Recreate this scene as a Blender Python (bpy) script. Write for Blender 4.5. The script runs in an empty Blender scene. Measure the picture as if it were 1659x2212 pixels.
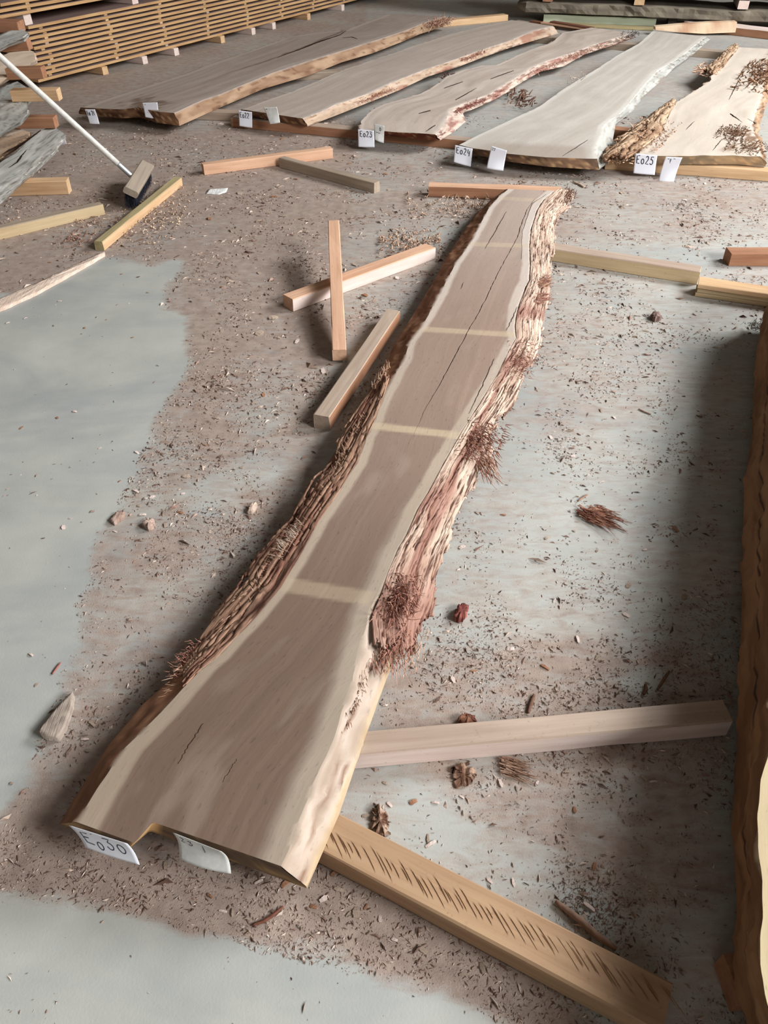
import bpy, math, random
import numpy as np
from mathutils import Vector, Matrix

random.seed(7)
RNG = np.random.default_rng(7)
SC = bpy.context.scene
COL = SC.collection

# ------------------------------------------------------------------ camera
F_PX, CX, CY, CAM_H, HORIZON = 1661.0, 829.5, 1106.0, 1.5, -350.0
PITCH = math.atan((CY - HORIZON) / F_PX)
SP, CP = math.sin(PITCH), math.cos(PITCH)
cam_d = bpy.data.cameras.new('camera')
cam = bpy.data.objects.new('camera', cam_d)
COL.objects.link(cam)
cam.location = (0, 0, CAM_H)
cam.rotation_euler = (math.pi / 2 - PITCH, 0, 0)
cam_d.sensor_fit = 'VERTICAL'
cam_d.sensor_height = 24.0
cam_d.lens = 24.0 * F_PX / 2212.0
cam_d.clip_end = 200
SC.camera = cam

# ------------------------------------------------------------------ world + doorway daylight + added fill lamps + exposure
world = bpy.data.worlds.new('world')
SC.world = world
world.use_nodes = True
bg = world.node_tree.nodes['Background']
bg.inputs['Color'].default_value = (1.0, 0.85, 0.70, 1)
bg.inputs['Strength'].default_value = 0.095


def area_light(name, loc, target, sx, sy, power, color):
    d = bpy.data.lights.new(name, 'AREA')
    d.shape = 'RECTANGLE'
    d.size, d.size_y, d.energy, d.color = sx, sy, power, color
    o = bpy.data.objects.new(name, d)
    COL.objects.link(o)
    o.location = loc
    o.rotation_euler = (Vector(target) - Vector(loc)).to_track_quat('-Z', 'Y').to_euler()
    return o


area_light('doorway_daylight', (4.9, -0.9, 3.4), (0.6, 2.6, 0.0), 2.6, 1.7, 560, (1.0, 0.99, 0.985))
area_light('far_fill_light', (7.0, 5.0, 4.6), (1.2, 4.8, 0.0), 3.2, 2.2, 900, (0.98, 0.99, 1.0))  # added lamp that lifts the far slabs, no known opening there
area_light('front_fill_light', (-0.5, -4.5, 3.2), (0.0, 1.5, 0.0), 6.0, 3.0, 50, (1.0, 0.97, 0.94))  # added weak fill from behind the camera, not a known opening

SC.view_settings.view_transform = 'Standard'
SC.view_settings.look = 'None'
SC.view_settings.gamma = 1.0
SC.view_settings.exposure = 0.0
SC.view_settings.use_curve_mapping = False


# ------------------------------------------------------------------ geometry of the photograph
def P(x, y, z=0.0):
    """point of height z seen at pixel (x, y)"""
    a, b = (x - CX) / F_PX, (y - CY) / F_PX
    d = np.array([a, CP - b * SP, -SP - b * CP])
    t = (z - CAM_H) / d[2]
    return np.array([0, 0, CAM_H]) + t * d


def PY(x, y, Y):
    """point at depth Y seen at pixel (x, y)"""
    a, b = (x - CX) / F_PX, (y - CY) / F_PX
    d = np.array([a, CP - b * SP, -SP - b * CP])
    return np.array([0, 0, CAM_H]) + (Y / d[1]) * d


def on_plane(x, y, p0, n):
    a, b = (x - CX) / F_PX, (y - CY) / F_PX
    d = np.array([a, CP - b * SP, -SP - b * CP])
    o = np.array([0, 0, CAM_H])
    t = np.dot(np.asarray(p0) - o, n) / np.dot(d, n)
    return o + t * d


def PL(pts, z):
    return np.array([P(q[0], q[1], z) if len(q) == 2 else np.array(q, float) for q in pts])


def resample(pts, v):
    """points at fractions v (0..1) of the polyline's length"""
    pts = np.asarray(pts, float)
    s = np.concatenate([[0], np.cumsum(np.linalg.norm(np.diff(pts, axis=0), axis=1))])
    s /= s[-1]
    return np.stack([np.interp(v, s, pts[:, k]) for k in range(3)], axis=1)


def _hash(ix, iy, seed):
    n = (ix * 374761393 + iy * 668265263 + seed * 974711) & 0x7fffffff
    n = ((n ^ (n >> 13)) * 1274126177) & 0x7fffffff
    n = (n ^ (n >> 16)) & 0xffff
    return n / 65535.0


def vn(x, y, seed=0):
    """2-D value noise, -1..1"""
    x, y = np.broadcast_arrays(np.asarray(x, float), np.asarray(y, float))
    ix, iy = np.floor(x).astype(np.int64), np.floor(y).astype(np.int64)
    fx, fy = x - ix, y - iy
    fx, fy = fx * fx * (3 - 2 * fx), fy * fy * (3 - 2 * fy)
    a, b = _hash(ix, iy, seed), _hash(ix + 1, iy, seed)
    c, d = _hash(ix, iy + 1, seed), _hash(ix + 1, iy + 1, seed)
    return ((a * (1 - fx) + b * fx) * (1 - fy) + (c * (1 - fx) + d * fx) * fy) * 2 - 1


def fbm(x, y, seed=0, oct=4):
    r, a, t = 0.0, 1.0, 0.0
    for k in range(oct):
        r = r + a * vn(np.asarray(x) * 2 ** k, np.asarray(y) * 2 ** k, seed + k * 17)
        t += a
        a *= 0.5
    return r / t


def lin(r, g, b):
    f = lambda c: (c / 255 / 12.92) if c / 255 <= 0.04045 else ((c / 255 + 0.055) / 1.055) ** 2.4
    return np.array([f(r), f(g), f(b)])


def smooth(a, b, x):
    t = np.clip((x - a) / (b - a), 0, 1)
    return t * t * (3 - 2 * t)


def mix(a, b, f):
    f = np.asarray(f)[..., None]
    return np.asarray(a) * (1 - f) + np.asarray(b) * f


# ------------------------------------------------------------------ materials
class NT:
    def __init__(self, name, rough=0.8, spec=0.25):
        self.m = bpy.data.materials.new(name)
        self.m.use_nodes = True
        self.nt = self.m.node_tree
        self.b = self.nt.nodes['Principled BSDF']
        self.b.inputs['Roughness'].default_value = rough
        self.b.inputs['Specular IOR Level'].default_value = spec

    def n(self, t, **k):
        o = self.nt.nodes.new(t)
        for a, v in k.items():
            setattr(o, a, v)
        return o

    def l(self, a, b):
        self.nt.links.new(a, b)

    def math(self, op, a, b=None, c=None):
        o = self.n('ShaderNodeMath', operation=op)
        for i, v in enumerate((a, b, c)):
            if v is None:
                continue
            if isinstance(v, (int, float)):
                o.inputs[i].default_value = v
            else:
                self.l(v, o.inputs[i])
        return o.outputs[0]

    def noise(self, vec, scale, detail=4, rough=0.55, dist=0.0):
        o = self.n('ShaderNodeTexNoise')
        o.inputs['Scale'].default_value = scale
        o.inputs['Detail'].default_value = detail
        o.inputs['Roughness'].default_value = rough
        o.inputs['Distortion'].default_value = dist
        if vec is not None:
            self.l(vec, o.inputs['Vector'])
        return o.outputs['Fac']

    def mapping(self, vec, scale, loc=(0, 0, 0), rot=(0, 0, 0)):
        o = self.n('ShaderNodeMapping')
        o.inputs['Scale'].default_value = scale
        o.inputs['Location'].default_value = loc
        o.inputs['Rotation'].default_value = rot
        self.l(vec, o.inputs['Vector'])
        return o.outputs['Vector']

    def ramp(self, fac, stops):
        o = self.n('ShaderNodeValToRGB')
        e = o.color_ramp.elements
        while len(e) < len(stops):
            e.new(0.5)
        for q, (p, c) in zip(e, stops):
            q.position = p
            q.color = (c[0], c[1], c[2], 1) if hasattr(c, '__len__') else (c, c, c, 1)
        self.l(fac, o.inputs['Fac'])
        return o.outputs['Color']

    def mixc(self, a, b, f, kind='MIX'):
        o = self.n('ShaderNodeMix', data_type='RGBA', blend_type=kind)
        for i, v in ((6, a), (7, b)):
            if hasattr(v, 'is_linked') or hasattr(v, 'node'):
                self.l(v, o.inputs[i])
            else:
                o.inputs[i].default_value = (v[0], v[1], v[2], 1)
        if isinstance(f, (int, float)):
            o.inputs[0].default_value = f
        else:
            self.l(f, o.inputs[0])
        return o.outputs[2]

    def bump(self, h, strength, dist):
        o = self.n('ShaderNodeBump')
        o.inputs['Strength'].default_value = strength
        o.inputs['Distance'].default_value = dist
        self.l(h, o.inputs['Height'])
        self.l(o.outputs['Normal'], self.b.inputs['Normal'])

    def color(self, c):
        if hasattr(c, 'node'):
            self.l(c, self.b.inputs['Base Color'])
        else:
            self.b.inputs['Base Color'].default_value = (c[0], c[1], c[2], 1)


def beam_mat(name, c_light, c_dark, saw=0.0, streak=(0.35, 0.7)):
    """sawn timber, length along local X"""
    t = NT(name, 0.8, 0.2)
    tc = t.n('ShaderNodeTexCoord').outputs['Object']
    rnd = t.n('ShaderNodeObjectInfo').outputs['Random']
    off = t.n('ShaderNodeVectorMath', operation='ADD')
    t.l(tc, off.inputs[0])
    cmb = t.n('ShaderNodeCombineXYZ')
    t.l(t.math('MULTIPLY', rnd, 37.0), cmb.inputs[0])
    t.l(t.math('MULTIPLY', rnd, 11.0), cmb.inputs[1])
    t.l(cmb.outputs[0], off.inputs[1])
    v = off.outputs[0]
    g = t.noise(t.mapping(v, (2.5, 55, 55)), 1.0, 5, 0.6, 0.4)
    blot = t.noise(t.mapping(v, (3, 9, 9)), 1.0, 3)
    f = t.math('ADD', t.math('MULTIPLY', g, 0.6), t.math('MULTIPLY', blot, 0.4))
    c = t.ramp(f, [(streak[0], c_dark), (streak[1], c_light)])
    dirt = t.noise(v, 90, 3, 0.7)
    c = t.mixc(c, c_dark * 0.55, t.ramp(dirt, [(0.62, 0.0), (0.75, 0.45)]))
    h = g
    if saw:
        w = t.n('ShaderNodeTexWave', wave_type='BANDS', bands_direction='X')
        t.l(t.mapping(v, (1, 0.55, 0.2)), w.inputs['Vector'])
        w.inputs['Scale'].default_value = saw
        w.inputs['Distortion'].default_value = 1.5
        w.inputs['Detail'].default_value = 2
        h = t.math('ADD', t.math('MULTIPLY', g, 0.6), t.math('MULTIPLY', w.outputs['Fac'], 0.5))
    t.color(c)
    t.bump(h, 0.5, 0.002)
    return t.m


def slab_mat(name, rough=0.82, gs=1.0, bump=0.4):
    """colours of heart- and sapwood come from the mesh; grain runs along attribute 'grain'.y"""
    t = NT(name, rough, 0.2)
    col = t.n('ShaderNodeAttribute', attribute_name='Col').outputs['Color']
    gr = t.n('ShaderNodeAttribute', attribute_name='grain').outputs['Vector']
    g = t.noise(t.mapping(gr, (70 * gs, 3.0, 70 * gs)), 1.0, 5, 0.6, 0.5)
    sp = t.noise(t.mapping(gr, (160, 40, 160)), 1.0, 2, 0.6)
    cloud = t.noise(t.mapping(gr, (9, 3, 9)), 1.0, 3, 0.6)
    f = t.math('ADD', t.math('MULTIPLY', g, 0.14), t.math('MULTIPLY', cloud, 0.22))
    f = t.math('ADD', f, 0.82)
    f = t.math('SUBTRACT', f, t.math('MULTIPLY', t.ramp(sp, [(0.62, 0.0), (0.74, 1.0)]), 0.25))
    vm = t.n('ShaderNodeVectorMath', operation='SCALE')
    t.l(col, vm.inputs[0])
    t.l(f, vm.inputs['Scale'])
    t.color(vm.outputs[0])
    t.bump(t.math('ADD', g, t.math('MULTIPLY', sp, 0.5)), bump, 0.0012)
    return t.m


def bark_mat(name):
    t = NT(name, 0.92, 0.1)
    col = t.n('ShaderNodeAttribute', attribute_name='Col').outputs['Color']
    gr = t.n('ShaderNodeAttribute', attribute_name='grain').outputs['Vector']
    g = t.noise(t.mapping(gr, (140, 14, 140)), 1.0, 5, 0.65, 0.8)
    f = t.math('ADD', t.math('MULTIPLY', g, 0.7), 0.65)
    vm = t.n('ShaderNodeVectorMath', operation='SCALE')
    t.l(col, vm.inputs[0])
    t.l(f, vm.inputs['Scale'])
    t.color(vm.outputs[0])
    t.bump(g, 0.9, 0.004)
    return t.m


def plain_mat(name, c, rough=0.7, spec=0.3, var=0.12, scale=30, metal=0.0):
    t = NT(name, rough, spec)
    tc = t.n('ShaderNodeTexCoord').outputs['Object']
    n = t.noise(tc, scale, 4)
    c = np.asarray(c)
    t.color(t.ramp(n, [(0.3, c * (1 - var)), (0.7, np.minimum(c * (1 + var), 1))]))
    t.b.inputs['Metallic'].default_value = metal
    return t.m


def attr_mat(name, rough=0.85):
    t = NT(name, rough, 0.15)
    col = t.n('ShaderNodeAttribute', attribute_name='Col').outputs['Color']
    n = t.noise(t.n('ShaderNodeTexCoord').outputs['Object'], 120, 2)
    vm = t.n('ShaderNodeVectorMath', operation='SCALE')
    t.l(col, vm.inputs[0])
    t.l(t.math('ADD', t.math('MULTIPLY', n, 0.5), 0.75), vm.inputs['Scale'])
    t.color(vm.outputs[0])
    return t.m


M = {}
M['slab'] = slab_mat('dusty_sawn_slab')
M['bark'] = bark_mat('fibrous_bark')
M['attr'] = attr_mat('loose_debris')
M['crack'] = plain_mat('drying_crack_dark', lin(52, 38, 32), 0.95, 0.05)
M['paper'] = plain_mat('white_paper', lin(226, 229, 238), 0.6, 0.2, 0.03, 8)
M['paper_old'] = plain_mat('weathered_paper', lin(205, 207, 204), 0.7, 0.15, 0.12, 60)
M['ink'] = plain_mat('marker_ink', lin(34, 36, 58), 0.6, 0.2, 0.1)
M['pine'] = beam_mat('pine_beam', lin(222, 190, 152), lin(186, 150, 112))
M['pink'] = beam_mat('pinkish_beam', lin(226, 186, 156), lin(192, 150, 122))
M['pale'] = beam_mat('pale_pink_beam', lin(230, 214, 208), lin(206, 186, 174))
M['grey'] = beam_mat('grey_brown_beam', lin(178, 162, 144), lin(142, 126, 110))
M['olive'] = beam_mat('olive_beam', lin(186, 172, 132), lin(150, 136, 100))
M['yellow'] = beam_mat('yellow_beam', lin(206, 186, 150), lin(178, 156, 122))
M['brown'] = beam_mat('brown_beam', lin(176, 132, 102), lin(140, 98, 74))
M['dusty'] = beam_mat('dust_topped_beam', lin(186, 168, 152), lin(160, 140, 124))
M['saw'] = beam_mat('saw_marked_beam', lin(186, 156, 124), lin(156, 124, 96))
M['stack'] = beam_mat('stack_board', lin(204, 168, 122), lin(166, 128, 88))
M['stack_top'] = beam_mat('stack_board_dusty_top', lin(150, 128, 122), lin(122, 102, 96))
M['sticker'] = beam_mat('sticker_wood', lin(196, 164, 124), lin(160, 128, 94))
M['mint'] = beam_mat('pale_green_board', lin(206, 214, 186), lin(186, 194, 166))
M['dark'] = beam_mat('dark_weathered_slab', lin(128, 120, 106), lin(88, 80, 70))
M['darkbrown'] = beam_mat('red_brown_batten', lin(134, 92, 72), lin(104, 68, 54))
M['handle'] = plain_mat('grey_painted_handle', lin(206, 204, 198), 0.5, 0.35, 0.14, 60)
M['ferrule'] = plain_mat('zinc_ferrule', lin(176, 182, 184), 0.4, 0.5, 0.12, 90, 0.6)
M['bristle'] = plain_mat('black_bristle', lin(40, 40, 48), 0.6, 0.3, 0.3, 200)
M['block'] = beam_mat('broom_block_wood', lin(172, 158, 142), lin(142, 128, 114))
M['groove'] = plain_mat('saw_groove_dark', lin(146, 110, 80), 0.95, 0.05)


# ------------------------------------------------------------------ object helpers
def tag(o, label=None, cat=None, group=None, kind=None):
    if label:
        o['label'] = label
    if cat:
        o['category'] = cat
    if group:
        o['group'] = group
    if kind or cat:
        o['kind'] = kind or 'thing'
    return o


def empty(name, loc):
    o = bpy.data.objects.new(name, None)
    o.empty_display_size = 0.05
    COL.objects.link(o)
    o.location = [float(c) for c in loc]
    return o


def mesh_obj(name, verts, faces, mat, parent=None, col=None, grain=None, shade=True, mats=None, midx=None):
    me = bpy.data.meshes.new(name)
    v = np.asarray(verts, float)
    if parent is not None:
        v = v - np.array(parent.location)
    me.from_pydata(v.tolist(), [], faces if isinstance(faces, list) else faces.tolist())
    for m in (mats or [mat]):
        me.materials.append(m)
    if midx is not None:
        me.polygons.foreach_set('material_index', midx)
    if col is not None:
        a = me.attributes.new('Col', 'FLOAT_COLOR', 'POINT')
        c4 = np.ones((len(v), 4), np.float32)
        c4[:, :3] = np.clip(col, 0, 1)
        a.data.foreach_set('color', c4.ravel())
    if grain is not None:
        a = me.attributes.new('grain', 'FLOAT_VECTOR', 'POINT')
        a.data.foreach_set('vector', np.asarray(grain, np.float32).ravel())
    if shade:
        me.polygons.foreach_set('use_smooth', [True] * len(me.polygons))
    me.update()
    o = bpy.data.objects.new(name, me)
    COL.objects.link(o)
    if parent is not None:
        o.parent = parent
    return o


def box_mesh(name, lx, ly, lz, mat, bev=0.003, segs=10, wob=0.0015, seed=0, top_mat=None, front_mat=None):
    """rough-sawn box: chamfered cross-section swept along X with a slight wobble; centred"""
    y, z, b = ly / 2, lz / 2, bev
    prof = [(-y + b, -z), (y - b, -z), (y, -z + b), (y, z - b), (y - b, z), (-y + b, z), (-y, z - b), (-y, -z + b)]
    vs, fs, mi = [], [], []
    n = len(prof)
    xs = np.linspace(-lx / 2, lx / 2, segs + 1)
    for i, x in enumerate(xs):
        for k, (py, pz) in enumerate(prof):
            w = wob * vn(np.array([x * 6 + k * 3.1]), np.array([k * 1.7 + seed]), seed)[0]
            vs.append((x + (wob * 1.5 * vn(np.array([k * 2.3]), np.array([i + seed * .7]), 3)[0] if i in (0, segs) else 0),
                       py + (w if abs(py) > y - 2 * b else 0), pz + (w if pz > 0 else 0)))
    names = {1: 'r', 4: 't', 6: 'l'}
    for i in range(segs):
        for k in range(n):
            a = i * n + k
            b2 = i * n + (k + 1) % n
            fs.append((a, b2, b2 + n, a + n))
            # k=4 top face, k=6 the -y face (front), k=2 the +y face
            mi.append(1 if (k in (3, 4, 5) and top_mat) else (2 if (k in (6, 7) and front_mat) else 0))
    fs.append(tuple(range(n - 1, -1, -1)))
    fs.append(tuple(segs * n + k for k in range(n)))
    mi += [0, 0]
    me = bpy.data.meshes.new(name)
    me.from_pydata(vs, [], [tuple(reversed(f)) for f in fs])
    for m in (mat, top_mat or mat, front_mat or mat):
        me.materials.append(m)
    me.polygons.foreach_set('material_index', mi)
    me.update()
    import bmesh
    bm = bmesh.new()
    bm.from_mesh(me)
    bmesh.ops.recalc_face_normals(bm, faces=bm.faces)
    bm.to_mesh(me)
    bm.free()
    return me


NB = [0]


def beam(name, label, A, B, w, h, mat, cat='beam', group=None, side=1, z=None, parent=None, bev=0.003, top_mat=None,
         front_mat=None, wob=0.0015):
    """A, B: pixels or points of the front top edge; the beam lies w wide on its left (side=1) and h down"""
    NB[0] += 1
    zt = h if z is None else z
    A3 = np.array(A, float) if len(A) == 3 else P(A[0], A[1], zt)
    B3 = np.array(B, float) if len(B) == 3 else P(B[0], B[1], zt)
    d = Vector(B3 - A3)
    L = d.length
    d.normalize()
    nrm = Vector((-d.y, d.x, 0)).normalized() * side
    up = d.cross(nrm) * side
    up.normalize()
    ctr = Vector((A3 + B3) / 2) + nrm * (w / 2) - up * (h / 2)
    yv = nrm if side == 1 else nrm
    # local: X along d, Z up, Y = Z x X
    zx = up.cross(d)
    me = box_mesh(name, L, w, h, mat, bev, max(4, int(L / 0.12)), wob, NB[0], top_mat, front_mat)
    o = bpy.data.objects.new(name, me)
    COL.objects.link(o)
    mw = Matrix((d, zx, up)).transposed().to_4x4()
    mw.translation = ctr
    o.matrix_world = mw
    if parent is not None:
        o.parent = parent
        o.matrix_parent_inverse = Matrix.Translation(-Vector(parent.location))
    tag(o, label, cat if parent is None else None, group)
    return o


def strands(name, roots, dirs, lens, rad, cols, parent=None, mat=None, bend=0.4, seed=0, kind='stuff'):
    """thin tapering three-sided fibres joined into one mesh"""
    rg = np.random.default_rng(seed + 100)
    vs, fs, cs = [], [], []
    for r, d, L, c in zip(roots, dirs, lens, cols):
        d = Vector(d).normalized()
        ax = Vector(rg.normal(size=3)).normalized()
        p = Vector(r)
        k0 = len(vs)
        nseg = 4
        b = bend * (0.5 + rg.random())
        for i in range(nseg + 1):
            s = rad * (1 - 0.75 * i / nseg) * (0.7 + 0.6 * rg.random())
            u = d.orthogonal().normalized()
            w = d.cross(u)
            for q in range(3):
                an = q * 2.0944
                vs.append(tuple(p + (u * math.cos(an) + w * math.sin(an)) * s))
                cs.append(c)
            p = p + d * (L / nseg)
            d = (d + ax * b * 0.35).normalized()
            if p.z < 0.002:
                p.z = 0.002
        for i in range(nseg):
            for q in range(3):
                a, a2 = k0 + i * 3 + q, k0 + i * 3 + (q + 1) % 3
                fs.append((a, a2, a2 + 3, a + 3))
    o = mesh_obj(name, vs, fs, mat or M['attr'], parent, np.array(cs), shade=True)
    if kind:
        o['kind'] = kind
    return o


# ------------------------------------------------------------------ floor
def inside(px, py, poly):
    r = np.zeros(px.shape, bool)
    n = len(poly)
    for i in range(n):
        x1, y1 = poly[i]
        x2, y2 = poly[(i + 1) % n]
        c = ((y1 > py) != (y2 > py)) & (px < (x2 - x1) * (py - y1) / (y2 - y1 + 1e-12) + x1)
        r ^= c
    return r


def floor_poly(pts):
    return [tuple(P(x, y)[:2]) for x, y in pts]


CLEAN_LEFT = floor_poly([(-900, 560), (40, 640), (228, 556), (330, 575), (383, 559), (386, 575), (348, 625), (345, 667),
                         (402, 682), (402, 774), (373, 850), (342, 904), (329, 948), (278, 1043), (234, 1119), (203, 1160),
                         (185, 1260), (150, 1400), (110, 1560), (40, 1700), (-60, 1800), (-900, 1800)])
CLEAN_FRONT = floor_poly([(-900, 1900), (0, 1928), (63, 1938), (106, 1957), (169, 1971), (337, 2005), (434, 2024), (530, 2048),
                          (675, 2072), (800, 2098), (891, 2128), (1000, 2165), (1120, 2230), (1400, 2500), (-900, 2500)])
DUSTY_BROOM = floor_poly([(430, 540), (700, 440), (900, 400), (960, 560), (860, 660), (640, 930), (420, 1250), (360, 1220),
                          (430, 900), (410, 700)])
PATCH_BLUE = floor_poly([(1330, 1440), (1400, 1430), (1440, 1450), (1425, 1485), (1390, 1500), (1340, 1480)])
PATCH_B = floor_poly([(990, 1590), (1080, 1580), (1100, 1640), (1060, 1700), (1000, 1690)])
PATCH_C = floor_poly([(800, 1690), (1000, 1700), (1110, 1790), (1000, 1900), (860, 1850), (790, 1780)])
PATCH_D = floor_poly([(420, 1040), (520, 1010), (600, 960), (640, 1000), (560, 1090), (450, 1110)])
PATCH_E = floor_poly([(450, 790), (560, 760), (640, 800), (650, 900), (560, 960), (480, 900)])
DIRT_RIGHT = floor_poly([(960, 1380), (1500, 1400), (1600, 1500), (1600, 1640), (1560, 1900), (1400, 2000), (1200, 1900), (900, 1620), (840, 1500)])
DIRT_FRONT = floor_poly([(0, 1760), (150, 1790), (600, 1900), (780, 1900), (1200, 2100), (1300, 2230), (1140, 2230), (900, 2125), (530, 2040),
                         (160, 1960), (0, 1920)])
DIRT_TOP = floor_poly([(140, 300), (500, 280), (1000, 330), (1659, 390), (1659, 520), (1240, 520), (900, 470), (420, 560), (240, 560), (0, 640), (0, 400)])


def dust_at(X, Y):
    jx = X + 0.11 * fbm(X * 5, Y * 5, 3) + 0.012 * fbm(X * 40, Y * 40, 9)
    jy = Y + 0.11 * fbm(X * 5, Y * 5, 5) + 0.012 * fbm(X * 40, Y * 40, 11)
    d = 0.50 + 0.22 * fbm(X * 1.6, Y * 1.6, 21)
    d = np.where(X < -0.2, d + 0.10, d - .06)
    d = np.where(inside(jx, jy, DIRT_TOP), d + 0.12, d)
    d = np.where(inside(jx, jy, DUSTY_BROOM), d + 0.12, d)
    d = np.where(inside(jx, jy, DIRT_RIGHT), d + 0.24, d)
    d = np.where(inside(jx, jy, DIRT_FRONT), d + 0.36, d)
    for pth, a in ((PATCH_BLUE, .42), (PATCH_B, .18), (PATCH_C, .2), (PATCH_D, .2), (PATCH_E, .15)):
        d = np.where(inside(jx, jy, pth), d - a, d)
    j2x = X + 0.03 * fbm(X * 9, Y * 9, 33, 3)
    j2y = Y + 0.03 * fbm(X * 9, Y * 9, 35, 3)
    d = np.where(inside(j2x, j2y, CLEAN_LEFT), 0.06 + 0.05 * fbm(X * 2, Y * 2, 8), d)
    d = np.where(inside(j2x, j2y, CLEAN_FRONT), 0.05 + 0.05 * fbm(X * 2, Y * 2, 8), d)
    return d


def floor_material():
    t = NT('dusty_concrete', 0.62, 0.35)
    geo = t.n('ShaderNodeNewGeometry').outputs['Position']
    dust = t.n('ShaderNodeAttribute', attribute_name='dust').outputs['Fac']
    n1 = t.noise(geo, 3.2, 6, 0.6)
    n2 = t.noise(t.mapping(geo, (14, 40, 1), rot=(0, 0, 0.25)), 1.0, 5, 0.65, 0.6)
    n3 = t.noise(geo, 170, 4, 0.7)
    conc = t.ramp(n1, [(0.3, lin(166, 168, 163)), (0.72, lin(187, 188, 181))])
    conc = t.mixc(conc, lin(138, 144, 148), t.ramp(t.noise(t.mapping(geo, (1.2, 2.6, 1)), 1.0, 4, 0.6, 0.8), [(0.45, 0.0), (0.7, 0.55)]))
    conc = t.mixc(conc, lin(112, 118, 116), t.ramp(n3, [(0.66, 0.0), (0.76, 0.6)]))
    dcol = t.ramp(t.noise(geo, 22, 5, 0.65), [(0.3, lin(138, 119, 108)), (0.7, lin(172, 154, 142))])
    f = t.math('ADD', dust, t.math('MULTIPLY', t.math('SUBTRACT', n2, 0.5), 0.9))
    f = t.math('ADD', f, t.math('MULTIPLY', t.math('SUBTRACT', n1, 0.5), 0.5))
    fac = t.ramp(f, [(0.30, 0.0), (0.70, 0.95)])
    c = t.mixc(conc, dcol, fac)
    grit = t.math('MULTIPLY', t.ramp(t.noise(geo, 260, 3, 0.75), [(0.60, 0.0), (0.72, 0.75)]), fac)
    c = t.mixc(c, lin(98, 78, 66), grit)
    t.color(c)
    t.l(t.math('ADD', t.math('MULTIPLY', fac, 0.3), 0.58), t.b.inputs['Roughness'])
    t.bump(t.math('ADD', t.math('MULTIPLY', n3, 0.4), t.math('MULTIPLY', fac, t.noise(geo, 320, 2))), 0.35, 0.003)
    return t.m


def build_floor():
    xs = np.concatenate([[-30, -15, -8], np.arange(-5, -2, .06), np.arange(-2, 2.2, .016), np.arange(2.2, 5, .06), [8, 15, 30]])
    ys = np.concatenate([[-20, -8, -3, -1, 0], np.arange(.2, 3, .013), np.arange(3, 6, .025), np.arange(6, 13, .07), [16, 24, 40]])
    X, Y = np.meshgrid(xs, ys)
    d = dust_at(X, Y)
    for _ in range(2):
        p_ = np.pad(d, 1, mode='edge')
        d = sum(p_[i:i + d.shape[0], j:j + d.shape[1]] for i in range(3) for j in range(3)) / 9
    nx, ny = len(xs), len(ys)
    v = np.stack([X.ravel(), Y.ravel(), np.zeros(X.size)], 1)
    idx = np.arange(nx * ny).reshape(ny, nx)
    f = np.stack([idx[:-1, :-1], idx[:-1, 1:], idx[1:, 1:], idx[1:, :-1]], -1).reshape(-1, 4)
    o = mesh_obj('floor', v, f, floor_material())
    a = o.data.attributes.new('dust', 'FLOAT', 'POINT')
    a.data.foreach_set('value', d.ravel().astype(np.float32))
    o['kind'] = 'structure'
    o['label'] = 'grey concrete shed floor covered with sawdust and bark crumbs'
    return o


build_floor()


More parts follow.
